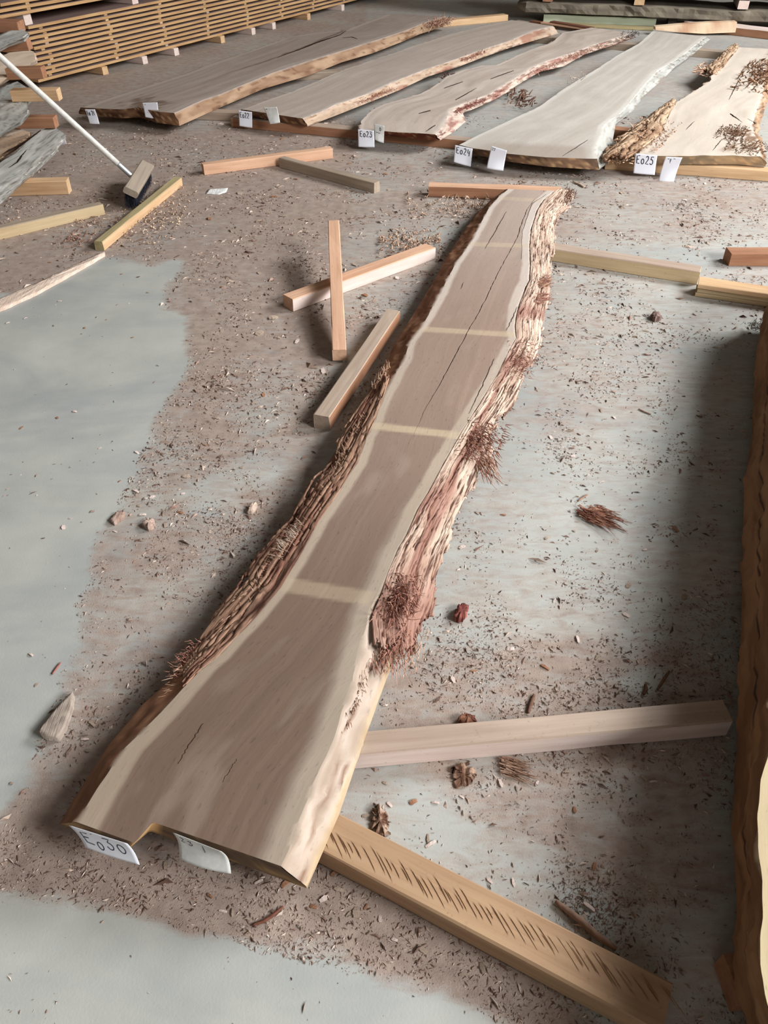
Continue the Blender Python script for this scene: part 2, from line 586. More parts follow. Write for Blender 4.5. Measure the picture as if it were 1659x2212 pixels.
# ------------------------------------------------------------------ live-edge slabs
def slab(name, parent, L, R, LB, RB, zt, zb, front=None, back=None, nv=160, nc=40, ns=6, colfn=None, sidefn=None, capcol=None,
         crack=None, crack_w=0.0016, crack_d=0.02, rough_l=0.004, rough_r=0.004, seed=1, part='slab', front_t=None, fade=0.2,
         top_wave=0.001):
    """L, R: near-to-far pixel outlines of the top face; LB, RB: those of the underside"""
    v = np.linspace(0, 1, nv)
    l3, r3 = resample(PL(L, zt), v), resample(PL(R, zt), v)
    lb3, rb3 = resample(PL(LB, zb), v), resample(PL(RB, zb), v)
    axis = (l3 + r3) / 2
    s = np.concatenate([[0], np.cumsum(np.linalg.norm(np.diff(axis, axis=0), axis=1))])
    # column positions
    if crack is not None:
        c3 = PL(crack, zt)
        tc = []
        cy = c3[:, 1]
        o_ = np.argsort(cy)
        mids = axis[:, 1]
        cx = np.interp(mids, cy[o_], c3[o_, 0])
        tc = np.clip((cx - l3[:, 0]) / (r3[:, 0] - l3[:, 0]), 0.2, 0.8)
        lo, hi = cy.min(), cy.max()
        dep = crack_d * smooth(lo - .02, lo + .35, mids) * np.where(mids > hi + .05, 0, 1)
        first = np.argmax(mids > lo)
        tc[:first] = tc[first]
        jit = 0.006 * vn(s * 18, 0.5, 77) + .003 * vn(s * 60, .5, 78)
        tc = tc + jit
        width = np.linalg.norm(r3 - l3, axis=1)
        e = crack_w / width * smooth(lo - .02, lo + .6, mids) + 1e-4
        n1 = nc // 2
        T = np.zeros((nv, 2 * n1 + 1))
        for i in range(nv):
            T[i, :n1] = np.linspace(0, tc[i] - e[i], n1)
            T[i, n1] = tc[i]
            T[i, n1 + 1:] = np.linspace(tc[i] + e[i], 1, n1)
        Z = np.zeros_like(T)
        Z[:, n1] = -dep
        nc = T.shape[1]
    else:
        T = np.tile(np.linspace(0, 1, nc), (nv, 1))
        Z = np.zeros_like(T)
    l3[:, 0] += rough_l * .5 * vn(s * 30, 2.5, seed)
    r3[:, 0] += rough_r * .5 * vn(s * 30, 7.5, seed)
    top = l3[:, None, :] * (1 - T[..., None]) + r3[:, None, :] * T[..., None]
    bot = lb3[:, None, :] * (1 - T[..., None]) + rb3[:, None, :] * T[..., None]

    def endshape(poly, ts, row0, sgn):
        p3 = PL(poly, zt)
        if ts is None:
            ss = np.concatenate([[0], np.cumsum(np.linalg.norm(np.diff(p3, axis=0), axis=1))])
            ts = ss / ss[-1]
        tgt = np.stack([np.interp(T[row0], ts, p3[:, k]) for k in range(3)], 1)
        D = tgt - top[row0]
        D[:, 2] = 0
        ds = np.abs(s - s[row0])
        w = np.clip(1 - ds / fade, 0, 1) ** 1
        top[:] += w[:, None, None] * D[None]
        bot[:] += w[:, None, None] * D[None]

    if front is not None:
        endshape(front, front_t, 0, 1)
    if back is not None:
        endshape(back, None, nv - 1, -1)
    S = np.repeat(s[:, None], nc, 1)
    W = np.linalg.norm(r3 - l3, axis=1)[:, None]
    top[..., 2] += Z + top_wave * fbm(T * W * 8, S * 3, seed + 5, 2)
    dl, dr = T * W, (1 - T) * W
    tcol = colfn(T, S, dl, dr, top)
    # sides
    k = np.linspace(0, 1, ns + 1)[1:-1]

    def sideface(a, b, nout, rough, sd):
        q = a[:, None, :] * (1 - k[None, :, None]) + b[:, None, :] * k[None, :, None]
        SS = np.repeat(s[:, None], len(k), 1)
        n = rough * (fbm(SS * 16, k[None, :] * 3, sd, 3) * 2 + 0.6 * vn(SS * 70, k[None, :] * 6, sd + 3))
        bul = 0.25 * rough + 0 * n
        q = q + (n + bul)[..., None] * nout[:, None, :]
        return q

    tang = np.gradient(axis, axis=0)
    tang /= np.linalg.norm(tang, axis=1)[:, None]
    rn = np.stack([tang[:, 1], -tang[:, 0], np.zeros(nv) + 0.3], 1)
    ln = np.stack([-tang[:, 1], tang[:, 0], np.zeros(nv) + 0.3], 1)
    rs = sideface(top[:, -1], bot[:, -1], rn, rough_r, seed + 40)
    ls = sideface(top[:, 0], bot[:, 0], ln, rough_l, seed + 60)[:, ::-1]
    ring = np.concatenate([top, rs, bot[:, ::-1], ls], 1)
    nr = ring.shape[1]
    scf = sidefn or (lambda side, S, K: np.tile(lin(176, 150, 126), S.shape + (1,)))
    K = np.tile(k, (nv, 1))
    Sk = np.repeat(s[:, None], len(k), 1)
    rc = scf(1, Sk, K)
    lc = scf(-1, Sk, K)[:, ::-1]
    bc = np.tile(lin(140, 116, 96), (nv, nc, 1))
    bc[:, 0] = rc[:, -1]
    bc[:, -1] = lc[:, 0]
    col = np.concatenate([tcol, rc, bc, lc], 1)
    U = np.concatenate([dl, 5 + K * .08, 9 + dl[:, ::-1], 13 + K * .08], 1)
    G = np.stack([U, np.repeat(s[:, None], nr, 1), ring[..., 2]], -1)
    verts = ring.reshape(-1, 3)
    idx = np.arange(nv * nr).reshape(nv, nr)
    nx = np.roll(idx, -1, 1)
    f = np.stack([idx[:-1], nx[:-1], nx[1:], idx[1:]], -1).reshape(-1, 4).tolist()
    # end caps with their own vertices (end grain)
    cols, gr = [col.reshape(-1, 3)], [G.reshape(-1, 3)]
    vv = [verts]
    base = nv * nr
    for row, flip in ((0, False), (nv - 1, True)):
        nk = 4
        kk = np.linspace(0, 1, nk + 1)
        a, b = top[row], bot[row]
        g = a[:, None, :] * (1 - kk[None, :, None]) + b[:, None, :] * kk[None, :, None]
        sl = ls[row][::-1]
        sr = rs[row]
        n0 = base
        vv.append(g.reshape(-1, 3))
        m = len(a)
        cc = capcol(T[row][:, None] * W[row], kk[None, :], row) if capcol else np.tile(lin(126, 98, 78), (m, nk + 1, 1))
        cols.append(cc.reshape(-1, 3))
        gr.append(np.stack([np.repeat(T[row][:, None] * W[row], nk + 1, 1) * .3, np.zeros((m, nk + 1)),
                            np.repeat(kk[None], m, 0) * .06], -1).reshape(-1, 3))
        gi = np.arange(m * (nk + 1)).reshape(m, nk + 1) + n0
        q = np.stack([gi[:-1, :-1], gi[:-1, 1:], gi[1:, 1:], gi[1:, :-1]], -1).reshape(-1, 4)
        if flip:
            q = q[:, ::-1]
        f += q.tolist()
        base += m * (nk + 1)
        # side slivers
        for side_pts, colx in ((sl, 0), (sr, m - 1)):
            vv.append(side_pts)
            cols.append(np.tile(cc[colx, 1], (len(side_pts), 1)))
            gr.append(np.zeros((len(side_pts), 3)))
            poly = [int(gi[colx, q_]) for q_ in range(nk, -1, -1)] + [base + q_ for q_ in range(len(side_pts))]
            if (colx == 0) == flip:
                poly = poly[::-1]
            f.append(tuple(poly[::-1]))
            base += len(side_pts)
    o = mesh_obj(part, np.concatenate(vv), f, M['slab'], parent, np.concatenate(cols), np.concatenate(gr))
    sm = np.ones(len(f), bool)
    sm[(nv - 1) * nr:] = False
    o.data.polygons.foreach_set('use_smooth', sm)
    try:
        o.data.set_sharp_from_angle(angle=math.radians(35))
    except Exception:
        pass
    return o


def crack_strip(parent, pts, z, w=0.0016, name='drying_crack'):
    """open hairline split running in the top face"""
    p3 = resample(PL(pts, z), np.linspace(0, 1, 40))
    d = np.gradient(p3, axis=0)
    n = np.stack([-d[:, 1], d[:, 0], 0 * d[:, 0]], 1)
    n /= np.linalg.norm(n, axis=1)[:, None]
    p3 = p3 + n * (0.002 * vn(np.arange(40) * .45, 3.3, int(abs(pts[0][0]))))[:, None]
    ww = w * np.sin(np.linspace(0.12, math.pi - .12, 40))[:, None] * (0.7 + .5 * RNG.random((40, 1)))
    a, b = p3 + n * ww, p3 - n * ww
    a[:, 2] += 0.0012
    b[:, 2] += 0.0012
    low = p3.copy()
    low[:, 2] -= 0.004
    v = np.concatenate([a, b, low])
    f = []
    for i in range(39):
        f.append((i, i + 1, 41 + i, 40 + i))
        f.append((40 + i, 41 + i, 81 + i, 80 + i))
        f.append((80 + i, 81 + i, i + 1, i))
    return mesh_obj(name, v, f, M['crack'], parent, shade=False)


def bark(part, parent, inner, z_in, outer, z_out, nv, ns, amp, bulge, palette, seed, cut_out=0.35, cut_end=0.03, streak=None, freq=1.0,
         thick=0.007, sf=1.0, warp=1.0):
    """furrowed bark: ridges run lengthwise, the rim is ragged"""
    v = np.linspace(0, 1, nv)
    a = resample(np.array([P(x, y, z_in) for x, y in inner]), v)
    b = resample(np.array([P(x, y, z_out) for x, y in outer]), v)
    k = np.linspace(0, 1, ns)
    ax = (a + b) / 2
    s = np.concatenate([[0], np.cumsum(np.linalg.norm(np.diff(ax, axis=0), axis=1))])
    w = np.linalg.norm(b - a, axis=1)
    S = np.repeat(s[:, None], ns, 1)
    U = w[:, None] * k[None]
    out = (b - a)
    out[:, 2] = 0
    out /= np.linalg.norm(out, axis=1)[:, None]
    nrm = out * 0.55
    nrm[:, 2] = 0.83
    q = a[:, None] * (1 - k[None, :, None]) + b[:, None] * k[None, :, None]
    wob = U + 0.004 * fbm(S * 14, U * 20, seed + 1, 2)
    wob = U + warp * (wob - U) + warp * 0.002 * fbm(S * 40, U * 30, seed + 21, 2)
    fr1 = smooth(.13, .02, np.abs(fbm(wob * 62 * freq, S * 9 * sf, seed + 2, 3)))
    fr2 = smooth(.10, .02, np.abs(fbm(wob * 120 * freq, S * 16 * sf, seed + 3, 2)))
    plate = fbm(wob * 45 * freq, S * 12 * sf, seed + 4, 3)
    furrow = np.clip(fr1 + .55 * fr2, 0, 1)
    h = amp * (0.9 * plate - 1.5 * furrow + .4) * smooth(0, .14, k)[None] - .0015 * smooth(.1, 0, k)[None]
    bl = bulge * np.sin(np.pi * np.clip(k * 0.9 + 0.05, 0, 1))[None] * np.ones((nv, 1))
    q = q + (h + bl)[..., None] * nrm[:, None]
    q[..., 2] = np.maximum(q[..., 2], 0.004)
    lightc, midc, darkc, redc = palette
    c = mix(midc, lightc, smooth(-.4, .4, plate + .4 * fbm(wob * 20, S * 4, seed + 6, 2)))
    c = mix(c, darkc, .9 * furrow)
    red = smooth(0.2, 0.6, fbm(U * 30, S * 2.2, seed + 9, 3))
    if streak is not None:
        red = np.clip(red * .6 + streak(S / s[-1], np.repeat(k[None], nv, 0)), 0, 1)
    c = mix(c, redc * (1 - .4 * furrow[..., None]), 0.7 * red)
    idx = np.arange(nv * ns).reshape(nv, ns)
    quads = np.stack([idx[:-1, :-1], idx[:-1, 1:], idx[1:, 1:], idx[1:, :-1]], -1).reshape(-1, 4)
    km = (k[:-1] + k[1:])[None] / 2 * np.ones((nv - 1, 1))
    sm = ((s[:-1] + s[1:]) / 2)[:, None] * np.ones((1, ns - 1))
    rag = fbm(sm * 12, km * 8, seed + 12, 3)
    ragk = fbm(km * 16, sm * 4, seed + 13, 3)
    keep = (km < 1 - cut_out * np.maximum(0, 0.25 + rag)) & (sm > cut_end * (1 + 1.6 * ragk)) & (sm < s[-1] - cut_end * (1 + 1.6 * ragk))
    quads = quads[keep.ravel()]
    G = np.stack([U, S, q[..., 2]], -1)
    o = mesh_obj(part, q.reshape(-1, 3), quads, M['bark'], parent, c.reshape(-1, 3), G.reshape(-1, 3))
    md = o.modifiers.new('thickness', 'SOLIDIFY')
    md.thickness = thick
    md.offset = -1
    return o


# ---- handwriting strokes in a unit box (x right, y up)
def _arc(cx, cy, rx, ry, a0, a1, n=14):
    return [(cx + rx * math.cos(math.radians(a0 + (a1 - a0) * i / n)), cy + ry * math.sin(math.radians(a0 + (a1 - a0) * i / n)))
            for i in range(n + 1)]


GLYPH = {
    'E': [[(.85, .98), (.1, .92), (.12, .05), (.9, .02)], [(.12, .5), (.65, .52)]],
    'o': [_arc(.45, .3, .36, .3, 100, 470, 18)],
    '0': [_arc(.45, .42, .40, .38, 100, 470, 18)],
    '1': [[(.35, .95), (.42, .05)]],
    '2': [_arc(.4, .72, .32, .26, 160, -40, 10) + [(.05, .05), (.85, .03)]],
    '3': [[(.05, .95), (.8, .97), (.35, .6)] + _arc(.38, .3, .4, .3, 80, -160, 12)],
    '4': [[(.2, .95), (.1, .4), (.75, .42)], [(.7, .75), (.62, -.05)]],
    '5': [[(.85, .95), (.25, .95), (.18, .58)] + _arc(.35, .32, .42, .3, 110, -150, 12)],
    '7': [[(.05, .92), (.8, .95), (.35, .0)]],
    '9': [_arc(.4, .7, .3, .27, 0, 360, 14) + [(.7, .7), (.55, .0)]],
    'D': [[(.2, .95), (.18, .02)], _arc(.15, .5, .65, .47, 85, -85, 12)],
    '~': [[(.0, .45), (.3, .6), (.55, .4), (.95, .55)]],
    'w': [[(0, .5), (.2, .1), (.45, .5), (.65, .1), (.95, .55)]],
    '.': [[(.4, .9), (.5, .8)]],
}


def paper_tag(parent, c3, text, label, mat='paper', curl=0.006, nu=14, nvv=14, fold=0.0, clip=None, pw=0.0012):
    """c3: TL, TR, BR, BL points; text: list of (string, u0, v0, u1, v1)"""
    TL, TR, BR, BL = [np.asarray(p, float) for p in c3]
    nm = np.cross(TR - TL, BL - TL)
    nm /= np.linalg.norm(nm)
    if nm @ (np.array([0, 0, CAM_H]) - TL) < 0:
        nm = -nm

    def S(u, w):
        p = TL * (1 - u) * (1 - w) + TR * u * (1 - w) + BR * u * w + BL * (1 - u) * w
        return p + nm * (curl * (math.sin(w * math.pi) * -0.8 + math.sin(u * math.pi) * .5 * w) + fold * max(0, 0.15 - abs(w - .55)) + .0012)

    vs, fs = [], []
    for j in range(nvv + 1):
        for i in range(nu + 1):
            u, w = i / nu, j / nvv
            vs.append(S(u, w))
    for j in range(nvv):
        for i in range(nu):
            if clip and clip(i / nu, j / nvv):
                continue
            a = j * (nu + 1) + i
            fs.append((a, a + 1, a + nu + 2, a + nu + 1))
    o = mesh_obj('paper_tag', vs, fs, M[mat], parent)
    md = o.modifiers.new('thickness', 'SOLIDIFY')
    md.thickness = 0.0005
    o['label'] = label
    sv, sf = [], []
    for st, u0, v0, u1, v1 in text:
        n = len(st)
        cw = (u1 - u0) / n
        for ci, ch in enumerate(st):
            if ch == ' ':
                continue
            for stroke in GLYPH[ch]:
                pts = [np.array(S(u0 + cw * (ci + .08 + .8 * x), v1 - (v1 - v0) * y)) + nm * .0009 for x, y in stroke]
                for i in range(len(pts)):
                    d = pts[min(i + 1, len(pts) - 1)] - pts[max(i - 1, 0)]
                    sdn = np.cross(nm, d)
                    sdn = sdn / (np.linalg.norm(sdn) + 1e-9) * pw
                    sv.append(pts[i] + sdn)
                    sv.append(pts[i] - sdn)
                    if i:
                        b = len(sv) - 4
                        sf.append((b, b + 1, b + 3, b + 2))
    if sv:
        ob = mesh_obj('handwriting', sv, sf, M['ink'], parent)
        ob.parent = o
    return o


# ================================================================== the slab marked E030
Z30, B30 = 0.118, 0.062
L30 = [(166, 1776), (215, 1696), (271, 1615), (327, 1561), (378, 1505), (434, 1448), (471, 1418), (555, 1330), (607, 1268), (630, 1229),
       (653, 1192), (689, 1125), (734, 1060), (773, 995), (793, 943), (812, 904), (835, 845), (860, 796), (871, 780), (887, 737), (912, 704),
       (950, 634), (985, 568), (1023, 514), (1044, 472), (1057, 448), (1079, 423), (1098, 408)]
R30 = [(607, 1871), (633, 1798), (673, 1702), (721, 1591), (760, 1476), (790, 1356), (803, 1305), (816, 1287), (836, 1237), (861, 1181),
       (877, 1155), (902, 1099), (927, 1058), (957, 1002), (996, 933), (1021, 894), (1074, 808), (1101, 752), (1114, 730), (1110, 705),
       (1113, 678), (1121, 651), (1132, 624), (1141, 605), (1143, 570), (1141, 529), (1145, 494), (1158, 453), (1174, 429), (1196, 412)]
LB30 = [(128, 1780), (180, 1694), (235, 1609), (307, 1523), (355, 1480), (420, 1405), (560, 1225), (640, 1110), (740, 950), (800, 840),
        (845, 758), (867, 720), (898, 671), (934, 612), (963, 558), (1001, 501), (1030, 462), (1060, 432), (1085, 416)]
RB30 = [(661, 1919), (733, 1758), (785, 1605), (835, 1466), (880, 1370), (925, 1250), (990, 1060), (1050, 925), (1110, 825), (1145, 740),
        (1160, 660), (1170, 560), (1180, 480), (1212, 422)]
BANDS30 = [((1085, 428), (1180, 434), .05, .55), ((1020, 527), (1140, 531), .045, .7), ((935, 712), (1095, 722), .036, .95),
           ((830, 922), (970, 938), .034, 1.25), ((650, 1268), (770, 1288), .045, .6)]
BANDS30 = [(P(a[0], a[1], Z30), P(b[0], b[1], Z30), w, s) for a, b, w, s in BANDS30]


def col30(T, S, dl, dr, X):
    sapl = 0.026 + 0.008 * fbm(S * 3, 0.3, 4, 2) + .018 * smooth(.5, 0, S)
    sapr = 0.034 + 0.01 * fbm(S * 2.5, 5.3, 5, 2)
    heart = lin(150, 129, 115)
    c = np.tile(heart, S.shape + (1,))
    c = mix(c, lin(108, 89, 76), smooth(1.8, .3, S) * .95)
    c = mix(c, lin(176, 160, 150), smooth(2.0, 3.4, S) * .7)
    st = fbm(dl * 55, S * 1.2, 8, 3)
    c = mix(c, lin(182, 160, 142), (.2 - .14 * smooth(1.6, .6, S)) * smooth(.05, .6, st))
    c = mix(c, lin(140, 118, 104), .18 * smooth(.1, .6, -st))
    sap = lin(178, 162, 145)
    sapm = np.maximum(smooth(sapl + .006, sapl - .006, dl), smooth(sapr + .006, sapr - .006, dr))
    sc = mix(lin(158, 142, 125), sap, smooth(.2, 1.2, S))
    sc = mix(sc, lin(200, 188, 178), smooth(1.2, 3.0, S))
    c = mix(c, sc, sapm * .9)
    # fibrous sapwood towards the near right corner
    c = mix(c, lin(160, 147, 132), smooth(.06, .03, dr) * smooth(1.3, .7, S) * .6)
    # pale marks where stickers lay
    for a, b, w, k in BANDS30:
        d = (b - a)[:2]
        Ln = np.linalg.norm(d)
        d = d / Ln
        rel = X[..., :2] - a[:2]
        al = rel @ d
        off = rel @ np.array([-d[1], d[0]])
        m = smooth(w / 2 + .006, w / 2 - .004, np.abs(off)) * smooth(-.06, -.02, al) * smooth(Ln + .06, Ln + .02, al)
        c = mix(c, lin(196, 178, 150), np.clip(m * k * .55, 0, .8))
    # dusty spots and knots
    c = mix(c, lin(186, 172, 158), .16 * smooth(.3, .7, fbm(dl * 14, S * 5, 31, 3)))
    return c


def side30(side, S, K):
    n = fbm(K * 4, S * 9, 50 + side, 3)
    if side > 0:
        c = mix(lin(162, 144, 128), lin(184, 168, 154), smooth(-.3, .4, n))
        fl = smooth(.22, .42, fbm(K * 12, S * 9, 60, 3))
        c = mix(c, lin(116, 84, 64), fl * .8)
        c = mix(c, lin(196, 168, 124), smooth(.7, .95, K) * .6)
    else:
        c = mix(lin(140, 98, 74), lin(166, 122, 94), smooth(-.3, .4, n))
    return c


def cap30(U, K, row):
    n = fbm(U * 30, K * 4 + U * 5, 71, 3)
    c = mix(lin(84, 66, 52), lin(112, 90, 70), smooth(-.4, .5, n + 0 * K))
    return mix(c, lin(176, 142, 98), .6 * smooth(.12, .4, fbm(U * 26 + 4, K * 3, 75, 3)))


def cap30b(U, K, row):
    c = cap30(U, K, row)
    if row == 0:
        m = smooth(.10, .115, U) * smooth(.165, .145, U) * smooth(1.1, .7, K)
        c = mix(c, lin(216, 176, 124), m * .9)
    return c


e30 = empty('live_edge_slab', P(400, 1850))
tag(e30, 'long tapering brown slab tagged E030 lying alone in the foreground, notched near end', 'wood slab')
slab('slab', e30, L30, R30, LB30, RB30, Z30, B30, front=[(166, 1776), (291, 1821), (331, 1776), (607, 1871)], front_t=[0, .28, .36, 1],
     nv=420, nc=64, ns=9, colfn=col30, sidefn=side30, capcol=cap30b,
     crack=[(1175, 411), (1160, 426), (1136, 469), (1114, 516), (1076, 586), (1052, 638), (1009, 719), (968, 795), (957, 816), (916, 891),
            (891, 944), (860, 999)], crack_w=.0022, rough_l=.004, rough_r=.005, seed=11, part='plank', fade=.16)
for cp, w in (([(1094, 457), (1070, 500), (1048, 537)], .0014), ([(1118, 663), (1106, 690), (1094, 714)], .0014),
              ([(1068, 775), (1042, 834), (1013, 894)], .0012), ([(1002, 610), (995, 625)], .001),
              ([(440, 1563), (408, 1610), (385, 1650)], .0003), ([(512, 1640), (480, 1690)], .0003),
              ([(1180, 420), (1150, 440), (1128, 500), (1126, 560)], .0008)):
    crack_strip(e30, cp, Z30, w)

PAL_R = (lin(212, 190, 172), lin(186, 160, 142), lin(84, 54, 44), lin(140, 90, 78))
PAL_L = (lin(172, 138, 116), lin(146, 106, 90), lin(74, 46, 38), lin(132, 82, 70))
BARK_R_IN = [(815, 1405), (808, 1381), (803, 1330), (822, 1287), (838, 1237), (863, 1181), (879, 1155), (904, 1099), (929, 1058), (959, 1002),
             (998, 933), (1023, 894), (1076, 808), (1103, 752), (1116, 730), (1114, 705), (1117, 678), (1125, 651), (1136, 624), (1145, 605),
             (1147, 570), (1145, 529), (1149, 494), (1162, 453), (1178, 429), (1205, 409)]
BARK_R_OUT = [(893, 1428), (917, 1368), (937, 1315), (950, 1267), (965, 1199), (980, 1161), (1003, 1100), (1018, 1072), (1041, 1019),
              (1062, 983), (1064, 946), (1066, 930), (1085, 905), (1113, 872), (1124, 844), (1138, 811), (1151, 791), (1163, 770), (1173, 719),
              (1179, 678), (1187, 651), (1189, 597), (1191, 564), (1199, 543), (1201, 488), (1212, 461), (1232, 448), (1240, 412)]


def streak_r(v, k):
    return (smooth(.12, .02, np.abs(k - (.45 - .25 * v * 2))) * smooth(.45, .30, v) + smooth(.09, .0, np.abs(v - .04)) * .9 +
            smooth(.05, .0, np.abs(v - .17)) * smooth(.7, .4, k) + smooth(.03, .0, np.abs(v - .42)) * .8 + smooth(.03, 0, np.abs(v - .545)) * .9)


ob = bark('bark', e30, BARK_R_IN, Z30 + .001, BARK_R_OUT, 0.055, 760, 74, .0050, .010, PAL_R, 5, cut_out=.22, cut_end=.02, streak=streak_r, freq=1.25, sf=.6, warp=.7)
ob['label'] = 'pinkish furrowed bark strip along the right edge'
BARK_L_IN = [(400, 1488), (434, 1452), (471, 1423), (555, 1335), (607, 1273), (630, 1234), (653, 1197), (689, 1130), (734, 1065), (773, 1000),
             (793, 948), (812, 909), (832, 850), (842, 815)]
BARK_L_OUT = [(378, 1500), (402, 1418), (441, 1362), (490, 1296), (513, 1272), (555, 1203), (590, 1165), (630, 1125), (676, 1040), (718, 1003),
              (728, 958), (780, 876), (806, 846), (826, 788)]
ob = bark('bark', e30, BARK_L_IN, Z30 - .006, BARK_L_OUT, 0.066, 360, 36, .0045, .006, PAL_L, 25, cut_out=.35, cut_end=.03, freq=1.5, sf=.28, warp=.35)
ob['label'] = 'red-brown fibrous bark hanging along the left edge'


AXES = {}


def set_axis(e, a, b):
    d = (P(*b, .1) - P(*a, .1))[:2]
    AXES[e.name] = d / np.linalg.norm(d)


set_axis(e30, (607, 1871), (1196, 412))


def tuft(parent, px, z, n, L, r, cols, main, spread, size, seed, name='bark_fibre', kind='stuff'):
    rg = np.random.default_rng(seed)
    n = int(n * 2) if kind == 'stuff' and name == 'bark_fibre' else n
    r = r * 1.25
    c0 = P(px[0], px[1], z)
    ax = AXES.get(parent.name, np.array([0., 1.])) if parent is not None else np.array([0., 1.])
    pp = np.array([ax[1], -ax[0]])
    roots = []
    for _ in range(n):
        q = pp * float(np.clip(rg.normal(), -1.6, 1.6)) * size[0] + ax * float(np.clip(rg.normal(), -1.8, 1.8)) * size[1]
        roots.append(c0 + np.array([q[0], q[1], rg.normal() * .003]))
    dirs = [np.array(main) + rg.normal(size=3) * spread for _ in range(n)]
    n_ = n
    lens = [L * .5 * (.3 + 1.0 * rg.random() ** 1.5) for _ in range(n)]
    cc = [np.asarray(cols[rg.integers(len(cols))]) * (.75 + .5 * rg.random()) for _ in range(n)]
    return strands(name, roots, dirs, lens, r, cc, parent, seed=seed, kind=kind, bend=.15 if name == 'fibre_bundle' else .25)


RED = [lin(170, 122, 106), lin(146, 98, 84), lin(192, 148, 130)]
TAN = [lin(214, 184, 160), lin(190, 156, 132), lin(158, 120, 98)]
for a in (((1120, 775), .112, 150, .05, .0011, RED, (.3, -.6, .15), .5, (.03, .05), 1), ((1035, 950), .108, 200, .07, .0013, RED, (.35, -.8, .15), .45, (.035, .04), 2),
          ((1050, 1000), .085, 40, .11, .0016, TAN + RED, (.3, -1, -.2), .25, (.015, .02), 3), ((862, 1290), .115, 200, .07, .0012, RED, (.15, -.8, .25), .5, (.022, .03), 4),
          ((848, 1400), .10, 150, .05, .0012, RED, (.0, -1, -.1), .5, (.02, .025), 5), ((890, 1400), .075, 50, .05, .0012, TAN, (-.1, -1, 0), .3, (.015, .03), 6),
          ((1172, 610), .10, 120, .06, .0016, RED + TAN, (.8, .25, .15), .35, (.012, .02), 7), ((1165, 645), .095, 70, .055, .0014, RED, (.9, .2, .1), .35, (.02, .02), 8),
          ((1225, 425), .085, 60, .05, .002, [lin(90, 60, 48), lin(130, 92, 74)], (.5, .5, .2), .5, (.02, .05), 9),
          ((640, 1172), .10, 130, .06, .0010, [lin(226, 208, 190), lin(204, 180, 160)], (-.9, .45, .25), .45, (.012, .03), 10),
          ((620, 1205), .095, 130, .06, .0010, RED + TAN, (-.9, -.1, .15), .45, (.015, .04), 11), ((824, 815), .10, 60, .07, .0011, TAN, (.1, 1, .1), .22, (.006, .03), 12),
          ((405, 1425), .085, 110, .03, .0009, RED, (-.8, .1, .1), .7, (.012, .02), 13), ((400, 1460), .09, 40, .05, .0008, TAN, (-.8, -.5, .05), .35, (.012, .03), 14),
          ((770, 940), .10, 60, .05, .0009, TAN, (-.3, 1, .1), .3, (.01, .07), 15), ((700, 1080), .10, 70, .05, .0009, TAN + RED, (-.3, 1, .1), .3, (.01, .08), 16),
          ((560, 1290), .10, 70, .05, .0009, TAN, (-.4, .9, .1), .3, (.015, .08), 17), ((470, 1400), .10, 60, .05, .0009, TAN, (-.6, -.7, .05), .3, (.015, .07), 18),
          ((768, 1510), .105, 40, .03, .0010, [lin(110, 78, 60), lin(150, 112, 88)], (.2, -1, .1), .35, (.006, .03), 19)):
    a = list(a)
    a[7] *= .6
    a[8] = (a[8][0] * 1.15, a[8][1] * 1.4)
    tuft(e30, *a)


def tag_corners(px, ztop, tilt=0.0, p_off=0.010, edge=None):
    """tag nailed by its top edge: TL, TR, BR, BL pixels; hangs in the vertical plane through its top edge"""
    if edge is None:
        n = np.array([-.10, -1.0, 0])
    else:
        d = P(*edge[1], ztop) - P(*edge[0], ztop)
        n = np.array([d[1], -d[0], 0])
    n = n / np.linalg.norm(n)
    mid = (np.array(px[0]) + np.array(px[1])) / 2
    p0 = P(mid[0], mid[1], ztop) + n * p_off
    n2 = n + np.array([0, 0, tilt])
    n2 /= np.linalg.norm(n2)
    return [on_plane(*q, p0, n2) for q in px]


paper_tag(e30, tag_corners([(149, 1781), (276, 1821), (303, 1867), (186, 1829)], Z30 - .001, .25, .006, edge=[(166, 1778), (291, 1823)]),
          [('E', .08, .20, .30, .72), ('o', .30, .30, .47, .82), ('3', .50, .14, .69, .68), ('0', .70, .18, .89, .70), ('.', .30, .10, .40, .35)],
          'white paper tag handwritten E030', curl=.004, pw=.0011)
paper_tag(e30, tag_corners([(374, 1797), (479, 1838), (500, 1886), (388, 1854)], Z30 - .001, .3, .012, edge=[(331, 1778), (607, 1873)]),
          [('2', .08, .16, .20, .36), ('3', .24, .20, .36, .40), ('1', .52, .18, .62, .50)],
          'weathered paper tag with small handwritten numbers', mat='paper_old', curl=.010, pw=.0007)

# ================================================================== the row of five slabs behind
BACKROW = 'tagged slabs laid side by side at the back'


def simple_col(base, light, dark, sap=.03, sapc=None, seed=0, shade=None):
    def fn(T, S, dl, dr, X):
        c = np.tile(base, S.shape + (1,))
        st = fbm(dl * 30, S * 1.1, seed + 1, 4)
        c = mix(c, light, .4 * smooth(.0, .6, st))
        c = mix(c, dark, .3 * smooth(.1, .6, -st))
        if sapc is not None:
            sw = sap * (1 + .5 * fbm(S * 2, 1.5, seed, 2))
            m = np.maximum(smooth(sw + .01, sw - .01, dl), smooth(sw + .01, sw - .01, dr))
            c = mix(c, sapc, m * .8)
        cl = fbm(dl * 6, S * 3, seed + 7, 3)
        c = mix(c, light, .4 * smooth(.1, .7, cl))
        if shade is not None:
            c = shade(c, T, S, dl, dr, X)
        return c

    return fn


